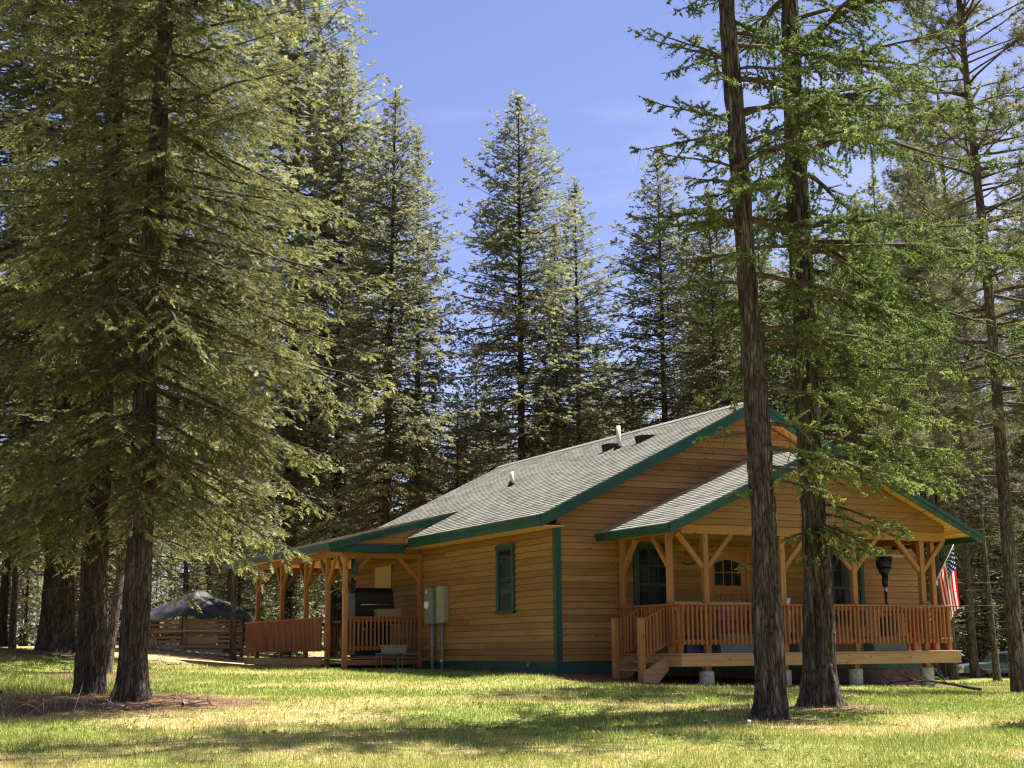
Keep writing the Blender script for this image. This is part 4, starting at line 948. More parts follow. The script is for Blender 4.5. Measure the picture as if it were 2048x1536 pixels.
# --- shared meshes for the wood behind
def radb(R0): return lambda f: R0 * (1 - math.exp(-(1 - f) * 4.0)) * (.82 + .18 * min(1, f * 6)) * (1 - .25 * max(0, f - .75) * 4 * .5)
FB = []
for k, (R0, hb, per) in enumerate(((3.3, 3.2, 6), (2.5, 2.4, 6), (3.5, 4.2, 6), (3.1, 1.0, 6))):
    FB.append((trunk_mesh('fir_trunk', 22, .23, .02, M['fir_bark'], 20 + k, None, 14, .16, 21, .02, .35, .4, 5),
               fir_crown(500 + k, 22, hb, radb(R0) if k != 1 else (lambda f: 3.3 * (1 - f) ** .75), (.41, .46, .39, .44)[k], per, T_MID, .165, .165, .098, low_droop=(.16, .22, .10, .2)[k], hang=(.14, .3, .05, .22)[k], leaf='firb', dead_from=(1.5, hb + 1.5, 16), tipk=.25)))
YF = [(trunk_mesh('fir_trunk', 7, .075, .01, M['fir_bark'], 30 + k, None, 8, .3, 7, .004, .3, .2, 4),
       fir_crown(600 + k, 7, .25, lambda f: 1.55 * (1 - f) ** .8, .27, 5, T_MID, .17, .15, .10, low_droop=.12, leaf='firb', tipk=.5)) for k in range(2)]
PN = [(trunk_mesh('pine_trunk', 19, .145, .03, M['pine_bark'], 40 + k, (lambda z: (.05 * math.sin(z * .35), .04 * math.sin(z * .5))), 18, .10, 18, .016, .25, .35, 6),
       pine_crown(700 + k, 19, hb, rm, nb)) for k, (hb, rm, nb) in enumerate(((5.5, 2.7, 160), (7.0, 2.3, 120)))]
PTS = []     # taken spots
def fir(k, label, group, x, y, H, rz=None, lean=(0, 0), wide=1.0):
    s = H / 22; PTS.append((x, y)); return place_tree('fir_tree', label, group, x, y, FB[k][0], FB[k][1], s * wide, rt.uniform(0, 6.28) if rz is None else rz, lean, sz=s)
def pine(k, label, group, x, y, H, rz=None, lean=(0, 0), wide=1.0):
    s = H / 19; PTS.append((x, y)); return place_tree('pine_tree', label, group, x, y, PN[k][0], PN[k][1], s * wide, rt.uniform(0, 6.28) if rz is None else rz, lean, sz=s)
BG = 'firs standing behind the cabin'
fir(0, 'tall pointed fir behind the roof, left one of the twin spires', BG, -4.6, 52, 21.0, lean=(.022, 0))
fir(1, 'shorter twin spire fir, right beside the tall pointed one', BG, -3.6, 55, 20.2, wide=1.0)
fir(2, 'lone symmetrical fir spire rising over the middle of the roof', BG, .35, 56, 22.3, wide=1.05)
fir(3, 'bushy fir right of the lone spire, lower top', BG, 2.75, 60, 20.0, wide=1.05)
fir(1, 'slender fir squeezed between the lone spire and the bushy fir', BG, 1.75, 57, 17.2)
fir(0, 'fir seen between bushy fir and the slim larch', BG, 6.1, 58, 20.6, wide=1.1)
fir(2, 'fir crown showing just behind the slim larch trunk', BG, 7.6, 54, 18.0)
fir(3, 'fir with thin trunk right of the larches', BG, 12.9, 50, 17.5)
fir(2, 'huge fir towering behind the near firs, upper corner', BG, -9.6, 63, 33, wide=1.15)
fir(0, 'huge dark fir beside the towering one, over the side porch', BG, -7.2, 60, 26.0, wide=1.05)
fir(0, 'old flared fir on the needle mound behind the near firs', 'firs on the mound', -11.7, 38, 25, wide=1.75)
# right hand pines
RG = 'pines at the lawn edge by the flag'
pine(0, 'tall pine with bare lower trunk at the photo edge', RG, 9.85, 29.2, 18.5, 0.4, lean=(-.018, 0), wide=1.2)
pine(1, 'dark slim pine just right of the flag', RG, 12.2, 41.5, 17.0, 1.2)
pine(1, 'second slim pine right of the flag', RG, 13.1, 42.5, 18.0, 2.2)
pine(0, 'brown leaning pine before the parked truck', RG, 12.75, 39.5, 13.0, 3.2, lean=(.03, 0))
pine(1, 'thin pine close behind the porch corner post', RG, 12.9, 45, 16.0, 4.0)
pine(0, 'pine between the flag and the edge pine, farther off', RG, 18.9, 52, 18.0, 5.0)
fir(2, 'full green fir behind the flag, crown high above the truck', RG, 14.8, 51, 19.5); fir(0, 'fir crown half cut by the photo edge above the truck', RG, 17.6, 46, 19); fir(3, 'farther fir at the photo edge behind the edge pine', RG, 21.5, 56, 20)
# left trunks
LGp = 'trunks at the left edge of the wood'
pine(1, 'leaning ruddy trunk seen between the two near firs', LGp, -8.75, 32, 15.0, .5, lean=(.09, 0))
pine(0, 'thin bare trunk at the far left edge', LGp, -13.5, 40, 13.0, 1.5)
pine(1, 'ruddy trunk left of the flared fir', LGp, -13.6, 44, 15.0, 2.5)
pine(1, 'brown trunk right in front of the pallet shed', LGp, -9.35, 49.5, 15.0, 3.5)
pine(0, 'trunk directly behind the tarp roof', LGp, -12.9, 58, 16.0, 4.5)
pine(1, 'dark trunk between the shed and the porch', LGp, -11.0, 57, 17.0, 5.5)
# the crowded wood behind everything
def clear_of(x, y, d): return all((x - a) ** 2 + (y - b) ** 2 > d * d for a, b in PTS)
def in_house(x, y): u, v = house_uv(x, y); return -4 < u < 12.5 and -5 < v < 18.5
nw_ = 0; tries = 0
while nw_ < 92 and tries < 6000:
    tries += 1
    y = rt.uniform(56, 125); x = rt.uniform(-.40, .42) * y
    if in_house(x, y) or not clear_of(x, y, 2.6): continue
    if -.075 < x / y < .115: Hh = rt.uniform(11, 15.0) * y / 80
    else: Hh = rt.uniform(15, 23)
    if x < -3 and y < 88 and rt.random() < .65: continue
    if (.285 < x / y < .35 and y < 101) or (x / y > .27 and 78 < y < 106): continue
    if rt.random() < .75 or x < 3: fir(int(rt.integers(0, 4)), 'distant fir in the crowded wood behind the cabin', 'crowded wood', x, y, Hh)
    else: pine(int(rt.integers(0, 2)), 'distant pine in the crowded wood behind the cabin', 'crowded wood pines', x, y, Hh)
    nw_ += 1
for (x, y) in ((-19, 30), (-22, 38), (-18, 22), (-24, 27), (-21, 46), (-27, 40), (-26, 52), (-17.5, 34), (-30, 47), (-20, 12), (-25, 18), (22, 6), (27, 12), (31, 4), (25, -3), (34, 12), (30, 19), (38, 7), (35, 0)):  # unseen firs added outside the view so the window panes reflect woods
    if clear_of(x, y, 1.5): fir(int(rt.integers(0, 4)), 'unseen fir at the rim of the clearing, set for the windows to reflect', 'unseen firs round the clearing', x, y, rt.uniform(16, 22))
for (x, y, hh) in ((-1.6, 64, 13.5), (3.9, 66, 14), (-2.2, 58, 10.5), (5.2, 63, 13)):
    fir(int(rt.integers(0, 4)), 'lower fir filling the gaps behind the cabin roof', 'lower firs behind the roof', x, y, hh, wide=1.15)
for (x, y, hh, p) in ((14.5, 57, 19, 0), (12.0, 68, 20, 0), (16.8, 67, 21, 0), (11.4, 55.5, 17, 0), (18.5, 78, 23, 0), (21.0, 85, 23, 0), (22.6, 58, 18, 0), (25.5, 63, 20, 0), (21.3, 52, 17, 1), (29.5, 72, 21, 0), (10.2, 75, 22, 0), (14.0, 80, 23, 0), (15.2, 62, 21, 0), (11.0, 63, 20, 0), (27.5, 66, 20, 1), (15.5, 68, 22, 0), (17.6, 72, 21, 0), (9.0, 66, 21, 0), (31.5, 74, 20, 1), (13.6, 55, 17, 1), (13.2, 60, 18, 1)):
    if clear_of(x, y, 1.2): (pine if p else fir)(int(rt.integers(0, 2 if p else 4)), 'tall ' + ('pine' if p else 'fir') + ' in the wood beyond the flag end of the cabin', 'wood beyond the flag ' + ('pines' if p else 'firs'), x, y, hh)
for k in range(16):
    y = rt.uniform(106, 128); x = (.25 + .16 * (k + rt.random()) / 16) * y
    fir(int(rt.integers(0, 4)), 'far fir closing the view beyond the parked truck', 'firs beyond the truck', x, y, rt.uniform(15, 24))
    x = (.25 + .16 * (k + rt.random()) / 16) * 104; place_tree('young_fir', 'sunlit young fir in the understory of the wood', 'understory firs', x, 104 + rt.uniform(-2, 2), YF[k % 2][0], YF[k % 2][1], rt.uniform(.7, 1.2), rt.uniform(0, 6.28))
n_ = 0; tries = 0
while n_ < 60 and tries < 5000:
    tries += 1
    y = rt.uniform(52, 112); side = rt.random()
    x = (rt.uniform(-.40, -.13) if side < .6 else rt.uniform(.20, .42)) * y
    if in_house(x, y) or not clear_of(x, y, 1.4) or (-14 < x < -7.5 and y < 56) or (.285 < x / y < .35 and y < 100): continue
    s = rt.uniform(.6, 1.25); PTS.append((x, y)); k = int(rt.integers(0, 2))
    place_tree('young_fir', 'sunlit young fir in the understory of the wood', 'understory firs', x, y, YF[k][0], YF[k][1], s, rt.uniform(0, 6.28)); n_ += 1
# trees outside the frame whose shade falls on the lawn
place_tree('young_fir', 'young fir just beyond the edge of the lawn', 'understory firs', 9.5, 20.0, YF[0][0], YF[0][1], 1.0, 2.0)

# ------------------------------------------------------------------ things on and by the cabin (cabin frame)
CM = Matrix.Translation((HO[0], HO[1], EYE - Z0)) @ Matrix.Rotation(R(90) - TH, 4, 'Z')
def at_cabin(name, u, v, z, rz=0.0):
    p = CM @ Vector((u, v, z + Z0)); return empty(name, p, R(90) - TH + rz)
def box_part(name, par, x0, x1, y0, y1, z0, z1, mat, c=.008): m = MB(); m.cbox(x0, x1, y0, y1, z0, z1, c); return m.build(name, M[mat], par)
# electric meter box and panel with conduits down the side wall
t = at_cabin('meter_box', -.03, 6.38, -.5); tag(t, 'grey electric meter box with conduit on the side wall', 'meter box')
box_part('cabinet', t, -.17, 0, -.24, .24, 1.14, 2.02, 'grey_box'); m = MB(); m.lathe([(.10, 0), (.10, .05), (.085, .09), (.03, .10)], 18); m.build('meter_dial', M['white'], t, (-.17, 0, 1.60), (0, R(-90), 0))
m = MB(); m.tube([(-.09, -.08, -.15), (-.09, -.08, 1.14)], .045, 12); m.tube([(-.09, -.08, .55), (-.09, -.08, .63)], .055, 12); m.build('conduit', M['conduit'], t); box_part('label_plate', t, -.172, -.1695, .10, .17, 1.88, 1.97, 'white', .001)
t = at_cabin('breaker_panel', -.03, 5.72, -.5); tag(t, 'beige breaker panel beside the grey meter box', 'breaker panel')
box_part('cabinet', t, -.15, 0, -.22, .22, 1.16, 2.04, 'beige_box'); box_part('panel_door', t, -.158, -.151, -.19, .19, 1.22, 1.98, 'beige_box'); m = MB(); m.tube([(-.08, 0, -.15), (-.08, 0, 1.16)], .032, 12); m.build('conduit', M['conduit'], t)
box_part('junction_box', t, -.10, 0, .13, .25, .68, .82, 'conduit'); m = MB(); m.tube([(-.08, .19, .82), (-.08, .19, 1.16)], .014, 8); m.build('conduit', M['conduit'], t); box_part('pipe_cap', t, -.14, -.09, -.05, 0, .22, .28, 'white', .005)
# grill and box behind the end rail of the side porch
t = at_cabin('grill', -1.22, 7.75, SDZ); tag(t, 'big black grill with hood behind the side porch railing', 'grill')
m = MB(); m.prism([(-.30, .82), (.30, .82), (.32, 1.30), (.26, 1.62), (.12, 1.72), (-.18, 1.72), (-.29, 1.60), (-.34, 1.30)], 'x', -.52, .52); m.build('hood', M['black'], t)
box_part('cabinet', t, -.50, .50, -.28, .28, .05, .81, 'black', .02); m = MB(); m.tube([(-.36, -.34, 1.28), (-.36, -.40, 1.30), (.36, -.40, 1.30), (.36, -.34, 1.28)], .014, 8); m.build('hood_handle', M['steel'], t)
for k in range(3): m = MB(); m.lathe([(.028, 0), (.024, .03)], 12); m.build('control_knob', M['steel'], t, (-.25 + .25 * k, -.282, .70), (R(90), 0, 0))
box_part('side_shelf', t, -.86, -.52, -.24, .24, .86, .90, 'black'); box_part('side_shelf', t, .52, .80, -.24, .24, .86, .90, 'black')
t = at_cabin('wooden_crate', -.92, 7.28, .84); tag(t, 'low brown wooden box on the end railing before the grill', 'crate')
for (x0, x1, y0, y1) in ((-.32, .32, -.13, -.11), (-.32, .32, .11, .13), (-.32, -.30, -.109, .109), (.30, .32, -.109, .109)): box_part('crate_side', t, x0, x1, y0, y1, 0, .17, 'oldwood', .003)
box_part('crate_lid', t, -.33, .33, -.135, .135, .171, .19, 'oldwood', .004)
# low white tube table with a tub on it in front of the side porch
x, y = HO + -.85 * HU + 6.75 * HV
t = empty('tube_table', (x, y, gz(x, y) - .02), R(90) - TH); tag(t, 'low grey tubular table against the side porch', 'table')
for sx in (-.5, .05):
    m = MB(); m.tube([(sx, -.18, 0), (sx, -.18, .34), (sx + .03, -.18, .38), (sx + .42, -.18, .38), (sx + .45, -.18, .34), (sx + .45, -.18, 0)], .014, 8); m.build('leg_frame', M['conduit'], t)
    m = MB(); m.tube([(sx, .18, 0), (sx, .18, .34), (sx + .03, .18, .38), (sx + .42, .18, .38), (sx + .45, .18, .34), (sx + .45, .18, 0)], .014, 8); m.build('leg_frame', M['conduit'], t)
box_part('table_top', t, -.52, .52, -.22, .22, .395, .415, 'conduit')
t2 = empty('storage_tub', (x - .1, y - .04, gz(x, y) + .396), R(90) - TH); tag(t2, 'beige storage tub on the low tube table', 'tub')
m = MB(); m.prism([(-.26, 0), (.26, 0), (.30, .17), (-.30, .17)], 'y', -.16, .16); m.build('body', M['beige_box'], t2); box_part('lid', t2, -.32, .32, -.18, .18, .171, .195, 'beige_box')
# lantern and feeder on the side porch post, lamp by the door
t = at_cabin('post_lantern', SU_ + .16, 7.12, 1.45); tag(t, 'small black lantern on the near side porch post', 'lantern')
m = MB(); m.lathe([(.02, .30), (.09, .24), (.10, .22), (.075, .215)], 8); m.build('lantern_roof', M['black'], t); box_part('glass', t, -.055, .055, -.055, .055, .02, .21, 'glass', .004); m = MB()
for a in (-.06, .06):
    for b in (-.06, .06): m = MB(); m.tube([(a, b, 0), (a * 1.15, b * 1.15, .22)], .009, 6); m.build('lantern_bar', M['black'], t)
m = MB(); m.lathe([(.05, -.04), (.085, 0), (.085, .018)], 8); m.build('lantern_base', M['black'], t); m = MB(); m.tube([(-.10, .02, .12), (-.12, 0, .30), (-.05, 0, .36), (0, 0, .31)], .009, 6); m.build('bracket', M['black'], t)
t = at_cabin('hanging_feeder', SU_ + .20, 7.05, 2.02); tag(t, 'small green hanging feeder under the side porch beam', 'feeder')
m = MB(); m.lathe([(.09, -.16), (.10, -.12), (.06, -.10), (.075, .0), (.05, .10), (.012, .14), (.008, .26)], 12); m.build('feeder_body', plain('feeder_green', (.03, .045, .025), .5), t)
t = at_cabin('wall_sign', 3.25, -.035, 1.98); tag(t, 'little red ornament on the front wall by the door', 'ornament')
box_part('plaque', t, -.06, .06, -.02, 0, 0, .20, 'red'); m = MB(); m.tube([(-.16, -.02, -.14), (0, -.02, -.17), (.16, -.02, -.14)], .022, 6); m.build('garland', plain('garland_brown', (.10, .08, .05), .9), t)
# patio heater
t = at_cabin('patio_heater', 7.30, -1.75, DZ); tag(t, 'black patio heater with a round reflector on the front porch', 'patio heater')
m = MB(); m.lathe([(.56, 2.055), (.50, 2.075), (.30, 2.11), (.05, 2.135), (.02, 2.15)], 32); m.build('reflector', M['pvc'], t); m = MB(); m.lathe([(.17, 1.82), (.185, 1.86), (.185, 2.06)], 20); m.build('burner_screen', M['black'], t)
m = MB(); m.lathe([(.07, 1.64), (.12, 1.70), (.16, 1.815)], 16); m.build('burner_cone', M['black'], t); m = MB(); m.tube([(0, 0, .75), (0, 0, 1.38)], .032, 10); m.build('pole', M['black'], t); m = MB(); m.lathe([(.06, 1.40), (.075, 1.50), (.07, 1.64)], 14); m.build('control_head', M['black'], t)
m = MB(); m.lathe([(.034, 1.28), (.034, 1.40)], 10); m.build('collar', M['steel'], t); m = MB(); m.lathe([(.22, .04), (.20, .74), (.05, .76)], 16); m.build('tank_housing', M['black'], t); m = MB(); m.lathe([(.24, 0), (.24, .035)], 16); m.build('base', M['black'], t)
# flag on a slanted staff
t = at_cabin('flag', 8.55, -1.98, 1.42); tag(t, 'american flag hanging from a slanted white staff by the porch post', 'flag')
pa = np.array([.0, .0, .0]); pb = np.array([.56, -.05, .88])
m = MB(); m.tube([pa, pb], .014, 8); m.lathe([(.02, 0), (.028, .02), (.02, .045), (.006, .05)], 10, (0, 0)); nvv = len(m.v)
ko = nvv - 40
m.v = m.v[:-40] + [(x + pb[0], y + pb[1], z + pb[2]) for x, y, z in m.v[-40:]]; m.build('staff', M['white'], t)
m = MB(); m.cbox(-.05, .04, -.03, .03, -.09, .02, .01); m.build('bracket', M['steel'], t)
ns_, nf_ = 40, 27
def flagp(s, h):     # s along the fly 0..1, h along the hoist 0 (lower end of the staff) .. 1 (tip)
    q = pa + (pb - pa) * (.12 + .84 * h)
    fall = s * 1.50
    fold = math.sin(h * 9.0 + s * 2.0) * .055 * min(1, s * 4) + math.sin(h * 4.2 - s * 3) * .04 * min(1, s * 3)
    gather = (.5 - h) * .07 * min(1, s * 1.4) ** .7
    return (q[0] + gather * .9 + .10 * s + fold * .35, q[1] + fold, q[2] - fall * (.62 + .38 * min(1, s * 2)) * .82 + (h - .5) * -.33 * min(1, s * 1.6))
vs = [flagp(i / ns_, j / (nf_ - 1)) for i in range(ns_ + 1) for j in range(nf_)]; fs = []; ms = []
me = bpy.data.meshes.new('cloth')
for i in range(ns_):
    for j in range(nf_ - 1): fs.append((i * nf_ + j, (i + 1) * nf_ + j, (i + 1) * nf_ + j + 1, i * nf_ + j + 1))
me.from_pydata(vs, [], fs)
uvl = me.uv_layers.new(name='UVMap')
for p in me.polygons:
    for li, vi in zip(p.loop_indices, p.vertices): uvl.data[li].uv = ((vi // nf_) / ns_, (vi % nf_) / (nf_ - 1))
    p.use_smooth = True
def flag_mat():
    m, nt, b, o = new_mat('flag_cloth'); l = nt.links.new
    tcn = N(nt, 'ShaderNodeTexCoord'); sx = N(nt, 'ShaderNodeSeparateXYZ'); l(tcn.outputs['UV'], sx.inputs[0])
    def mth(op, a, bb=None, c=None):
        n = N(nt, 'ShaderNodeMath', operation=op)
        for i, q in enumerate((a, bb, c)):
            if q is None: continue
            if hasattr(q, 'links') or hasattr(q, 'is_output'): l(q, n.inputs[i])
            else: n.inputs[i].default_value = q
        return n.outputs[0]
    U_, V_ = sx.outputs[0], sx.outputs[1]
    st_ = mth('MODULO', mth('FLOOR', mth('MULTIPLY', V_, 12.999)), 2.0)                 # 0 red, 1 white, red at both edges
    c1 = N(nt, 'ShaderNodeMix', data_type='RGBA'); c1.inputs[6].default_value = (.56, .012, .022, 1); c1.inputs[7].default_value = (.78, .76, .74, 1); l(st_, c1.inputs[0])
    can = mth('MULTIPLY', mth('LESS_THAN', U_, .40), mth('GREATER_THAN', V_, 6 / 13))
    # staggered rows of stars
    ru = mth('MULTIPLY', mth('DIVIDE', U_, .40), 11.0); rv = mth('MULTIPLY', mth('DIVIDE', mth('SUBTRACT', V_, 6 / 13), 7 / 13), 9.0)
    fu = mth('SUBTRACT', mth('FRACT', ru), .5); fv = mth('SUBTRACT', mth('FRACT', rv), .5)
    par = mth('MODULO', mth('ADD', mth('FLOOR', ru), mth('FLOOR', rv)), 2.0)
    rad_ = mth('SQRT', mth('ADD', mth('POWER', mth('ABSOLUTE', fu), 2.0), mth('POWER', mth('ABSOLUTE', fv), 2.0)))
    star = mth('MULTIPLY', mth('LESS_THAN', rad_, .31), mth('LESS_THAN', par, .5))
    c2_ = N(nt, 'ShaderNodeMix', data_type='RGBA'); c2_.inputs[6].default_value = (.012, .022, .095, 1); c2_.inputs[7].default_value = (.78, .78, .78, 1); l(star, c2_.inputs[0])
    c3_ = N(nt, 'ShaderNodeMix', data_type='RGBA'); l(can, c3_.inputs[0]); l(c1.outputs[2], c3_.inputs[6]); l(c2_.outputs[2], c3_.inputs[7])
    tr = N(nt, 'ShaderNodeBsdfTranslucent'); mxs = N(nt, 'ShaderNodeMixShader'); mxs.inputs[0].default_value = .35
    l(c3_.outputs[2], b.inputs['Base Color']); l(c3_.outputs[2], tr.inputs[0]); l(b.outputs[0], mxs.inputs[1]); l(tr.outputs[0], mxs.inputs[2]); l(mxs.outputs[0], o.inputs[0]); b.inputs['Roughness'].default_value = .8
    return m
me.materials.append(flag_mat()); link('cloth', me, t)
# porch clutter seen over, under and through the railing
t = at_cabin('long_table', 3.0, -1.15, DZ); tag(t, 'long dark table with a scalloped cream edge behind the front railing', 'table')
box_part('table_top', t, -1.15, 1.35, -.32, .32, .96, .99, 'oldwood')
for sx in (-1.05, 1.25):
    for sy in (-.26, .26): box_part('leg', t, sx - .035, sx + .035, sy - .035, sy + .035, 0, .959, 'oldwood')
m = MB()
for k in range(25):
    a = -1.15 + k * .1
    m.lathe([(.01, .985), (.045, .99), (.055, 1.015), (.045, 1.04), (.01, 1.05)], 8, (a + .05, -.31))
o = m.build('scalloped_edge', M['cream'], t); o['kind'] = 'stuff'
def tub(name, label, u, v, w_, d_, h_, mat, cat='tote', z=DZ):
    t = at_cabin(name, u, v, z); tag(t, label, cat)
    m = MB(); m.prism([(-w_ * .46, .002), (w_ * .46, .002), (w_ * .5, h_), (-w_ * .5, h_)], 'y', -d_ / 2, d_ / 2); m.build('body', M[mat], t); box_part('lid', t, -w_ * .52, w_ * .52, -d_ * .53, d_ * .53, h_ + .001, h_ + .04, mat); return t
tub('storage_tote', 'dark blue plastic tote on the deck near the steps', 1.95, -2.1, .50, .34, .30, 'blue')
tub('cooler_box', 'long pale blue cooler on the deck behind the slim larch', 3.1, -2.05, 1.2, .42, .34, 'paleblue', 'cooler')
tub('cooler_box', 'short pale blue cooler on the deck behind the stout larch', 4.75, -2.05, .5, .36, .36, 'paleblue', 'cooler')
tub('storage_tote', 'grey tote on the deck beneath the heater', 6.9, -2.1, .95, .35, .28, 'grey_box')
tub('storage_tote', 'white topped tub standing above the railing between the larches', 4.95, -.75, .60, .5, 1.12, 'white')
def chair(label, u, v, rz, mat):
    t = at_cabin('porch_chair', u, v, DZ, rz); tag(t, label, 'chair')
    box_part('seat', t, -.26, .26, -.26, .26, .40, .44, mat, .015); m = MB(); m.prism([(.22, .44), (.26, .44), (.40, 1.0), (.36, 1.0)], 'x', -.25, .25); m.build('backrest', M[mat], t)
    for sx in (-.24, .24):
        box_part('armrest', t, sx - .035, sx + .035, -.28, .30, .62, .65, mat)
        for sy in (-.23, .23): box_part('leg', t, sx - .025, sx + .025, sy - .025, sy + .025, 0, .399 if sy > 0 else .619, mat, .006)
    return t
chair('red chair behind the railing left of the slim larch', 3.2, -1.95, .2, 'red'); chair('coral red chair at the flag end of the porch', 7.95, -2.05, -.5, 'pink')
# ------------------------------------------------------------------ pallet wood shed under a tarp
sxw, syw = -11.25, 52.0
SHZ = gz(-11.2, 51.4)
shed = empty('wood_shed', (sxw, syw, SHZ), R(4)); tag(shed, 'low wood shed of pallets and logs under a dark tarp', 'shed')
rs = random.Random(5)
for (x, y, h, r_) in ((-1.62, 0, 1.35, .07), (-.28, -.04, 1.33, .085), (1.70, 0, 1.30, .07), (-1.62, 2.4, 1.35, .07), (1.7, 2.4, 1.3, .07)):
    m = MB(); m.tube([(x, y, -.15), (x + .02, y, h * .5), (x, y, h)], [r_, r_ * .95, r_ * .9], 10); m.build('log_post', M['oldwood'], shed)
for (z, r_) in ((.18, .06), (.74, .045)):
    m = MB(); m.tube([(-1.7, -.09, z), (0, -.12, z + .03), (1.75, -.09, z)], [r_, r_ * 1.05, r_ * .9], 8); m.build('log_rail', M['pallet'], shed)
def slat(x0, x1, z, h, y=-.02, mat='pallet'):
    o = link('slat', beam_mesh(round(x1 - x0, 2), .022, h, M[mat], .003), shed, (x0, y, z), (0, rs.uniform(-.008, .008), 0))
for (x0, x1, rows, hh) in ((-1.55, -.38, 7, .09), (.86, 1.66, 7, .085), (-.18, .84, 7, .135)):
    for k in range(rows): slat(x0, x1, .27 + k * (1.0 / rows), hh * rs.uniform(.85, 1.12), -.02 - .004 * k % .01)
for x in (-1.5, -.95, -.42, .90, 1.3, 1.62): 
    m = MB(); m.cbox(x - .045, x + .045, .0, .09, .15, 1.24, .006); m.build('pallet_stud', M['oldwood'], shed)
for k in range(7):
    m = MB(); m.cbox(-1.62, -1.60, .05, 2.35, .25 + .15 * k, .34 + .15 * k, .004); m.build('side_slat', M['oldwood'], shed)
for k in range(26):                       # split firewood inside
    x = rs.uniform(-1.4, 1.4); z = rs.uniform(.15, .9); m = MB(); m.tube([(x, .5, z), (x + rs.uniform(-.05, .05), .95, z)], rs.uniform(.06, .10), 6); m.build('firewood_log', M['oldwood'], shed)
# tarp: a draped sheet with a peak, ridges and a flap hanging at one end
nt_, mt_ = 46, 34
def tarp(a, b):
    x = -1.95 + 3.95 * a; y = -.28 + 2.9 * b
    pk = 2.26 - .86 * (abs(x + .02) / 1.9) ** .95; g = math.sin(math.pi * min(1, max(0, b * .96 + .02))) ** .75
    z = 1.27 + (max(pk, 1.3) - 1.27) * g + (.045 * math.sin(x * 6 + y * 3) * math.sin(y * 4 - x) + .03 * math.sin(x * 11 - y * 7)) * (.3 + .7 * g)
    if b < .04: z -= (.04 - b) * (3.0 + 1.5 * math.sin(x * 4.3))
    if x < -1.62: k = (-1.62 - x) / .33; y2 = y; z = z - k * (1.0 - .45 * b); x = -1.66 - .10 * k - .06 * math.sin(y * 7) * k; return (x, y2 - .25 * k * (1 - b), z)
    if x > 1.8: k = (x - 1.8) / .2; z -= k * .95; x = 1.82 + .04 * k
    return (x, y, z)
vs = [tarp(i / nt_, j / mt_) for i in range(nt_ + 1) for j in range(mt_ + 1)]; fs = [(i * (mt_ + 1) + j, (i + 1) * (mt_ + 1) + j, (i + 1) * (mt_ + 1) + j + 1, i * (mt_ + 1) + j + 1) for i in range(nt_) for j in range(mt_)]
m = MB(); m.add(vs, fs, 0, True); m.build('tarp', M['tarp'], shed)
t = empty('chopping_block', (-12.35, 50.6, gz(-12.35, 50.6))); tag(t, 'short sawn chopping block before the pallet shed', 'log')
m = MB(); m.tube([(0, 0, -.08), (0, 0, .40)], [.21, .19], 14); m.build('log', M['oldwood'], t); m = MB(); m.lathe([(.188, .401), (.186, .408)], 14); m.build('sawn_end', M['pallet'], t)
for k in range(16):
    x = -12.3 + k * .21 + rs.uniform(-.08, .08); y = 51.1 + rs.uniform(-.25, .25); s = rs.uniform(.08, .17)
    me = bpy.data.meshes.new('stone'); import bmesh; bm = bmesh.new(); bmesh.ops.create_icosphere(bm, subdivisions=2, radius=s)
    for v in bm.verts: v.co *= rs.uniform(.8, 1.15); v.co.z *= .65
    bm.to_mesh(me); bm.free(); me.materials.append(M['rock']); o = link('field_stone', me, None, (x, y, gz(x, y) + s * .3), (0, 0, rs.uniform(0, 6))); tag(o, 'grey field stone in the row along the shed foot', 'stone', 'stones along the shed foot')

# ------------------------------------------------------------------ parked truck with a canopy, far right
PT = plain('truck_paint', (.065, .105, .14), .32, var=.05); PS_ = plain('truck_lower_paint', (.22, .23, .235), .4, var=.05)
tx, ty = 30.6, 93.5
truck = empty('pickup_truck', (tx, ty, gz(tx, ty)), R(0)); tag(truck, 'blue grey pickup truck with a canopy parked beyond the pines', 'truck')
def prof(name, pts, y0, y1, mat, bev=.06, inset=.0):
    n = len(pts); m = MB(); cx = sum(p[0] for p in pts) / n; cz = sum(p[1] for p in pts) / n
    def sc(k): return [(cx + (p[0] - cx) * k, cz + (p[1] - cz) * k) for p in pts]
    rings = [(y0, sc(1 - .045)), (y0 + bev, pts), (y1 - bev, pts), (y1, sc(1 - .045))]
    vs = [(x, y, z) for y, q in rings for x, z in q]; fs = [tuple(range(n)), tuple(range(4 * n - 1, 3 * n - 1, -1))]
    for r_ in range(3):
        for i in range(n): j = (i + 1) % n; fs.append((r_ * n + i, r_ * n + n + i, r_ * n + n + j, r_ * n + j))
    m.add(vs, fs); return m.build(name, mat, truck)
def arch(cx, r_, z): return [(cx - r_, z)] + [(cx - r_ * math.cos(a), z + r_ * math.sin(a)) for a in np.linspace(.3, math.pi - .3, 7)] + [(cx + r_, z)]
body = [(-2.70, .45)] + arch(-1.75, .44, .42) + arch(1.62, .44, .42) + [(2.65, .48), (2.68, .98), (2.62, 1.05), (-1.05, 1.08), (-1.15, 1.06), (-2.45, .98), (-2.68, .86)]
prof('body', body, -.90, .90, PT); prof('cab', [(-1.12, 1.07), (-.55, 1.62), (-.42, 1.70), (.55, 1.72), (.66, 1.65), (.70, 1.07)], -.82, .82, PT, .10)
prof('canopy', [(.76, 1.055), (.80, 1.74), (.88, 1.82), (2.45, 1.84), (2.58, 1.74), (2.64, 1.055)], -.86, .86, PT, .08)
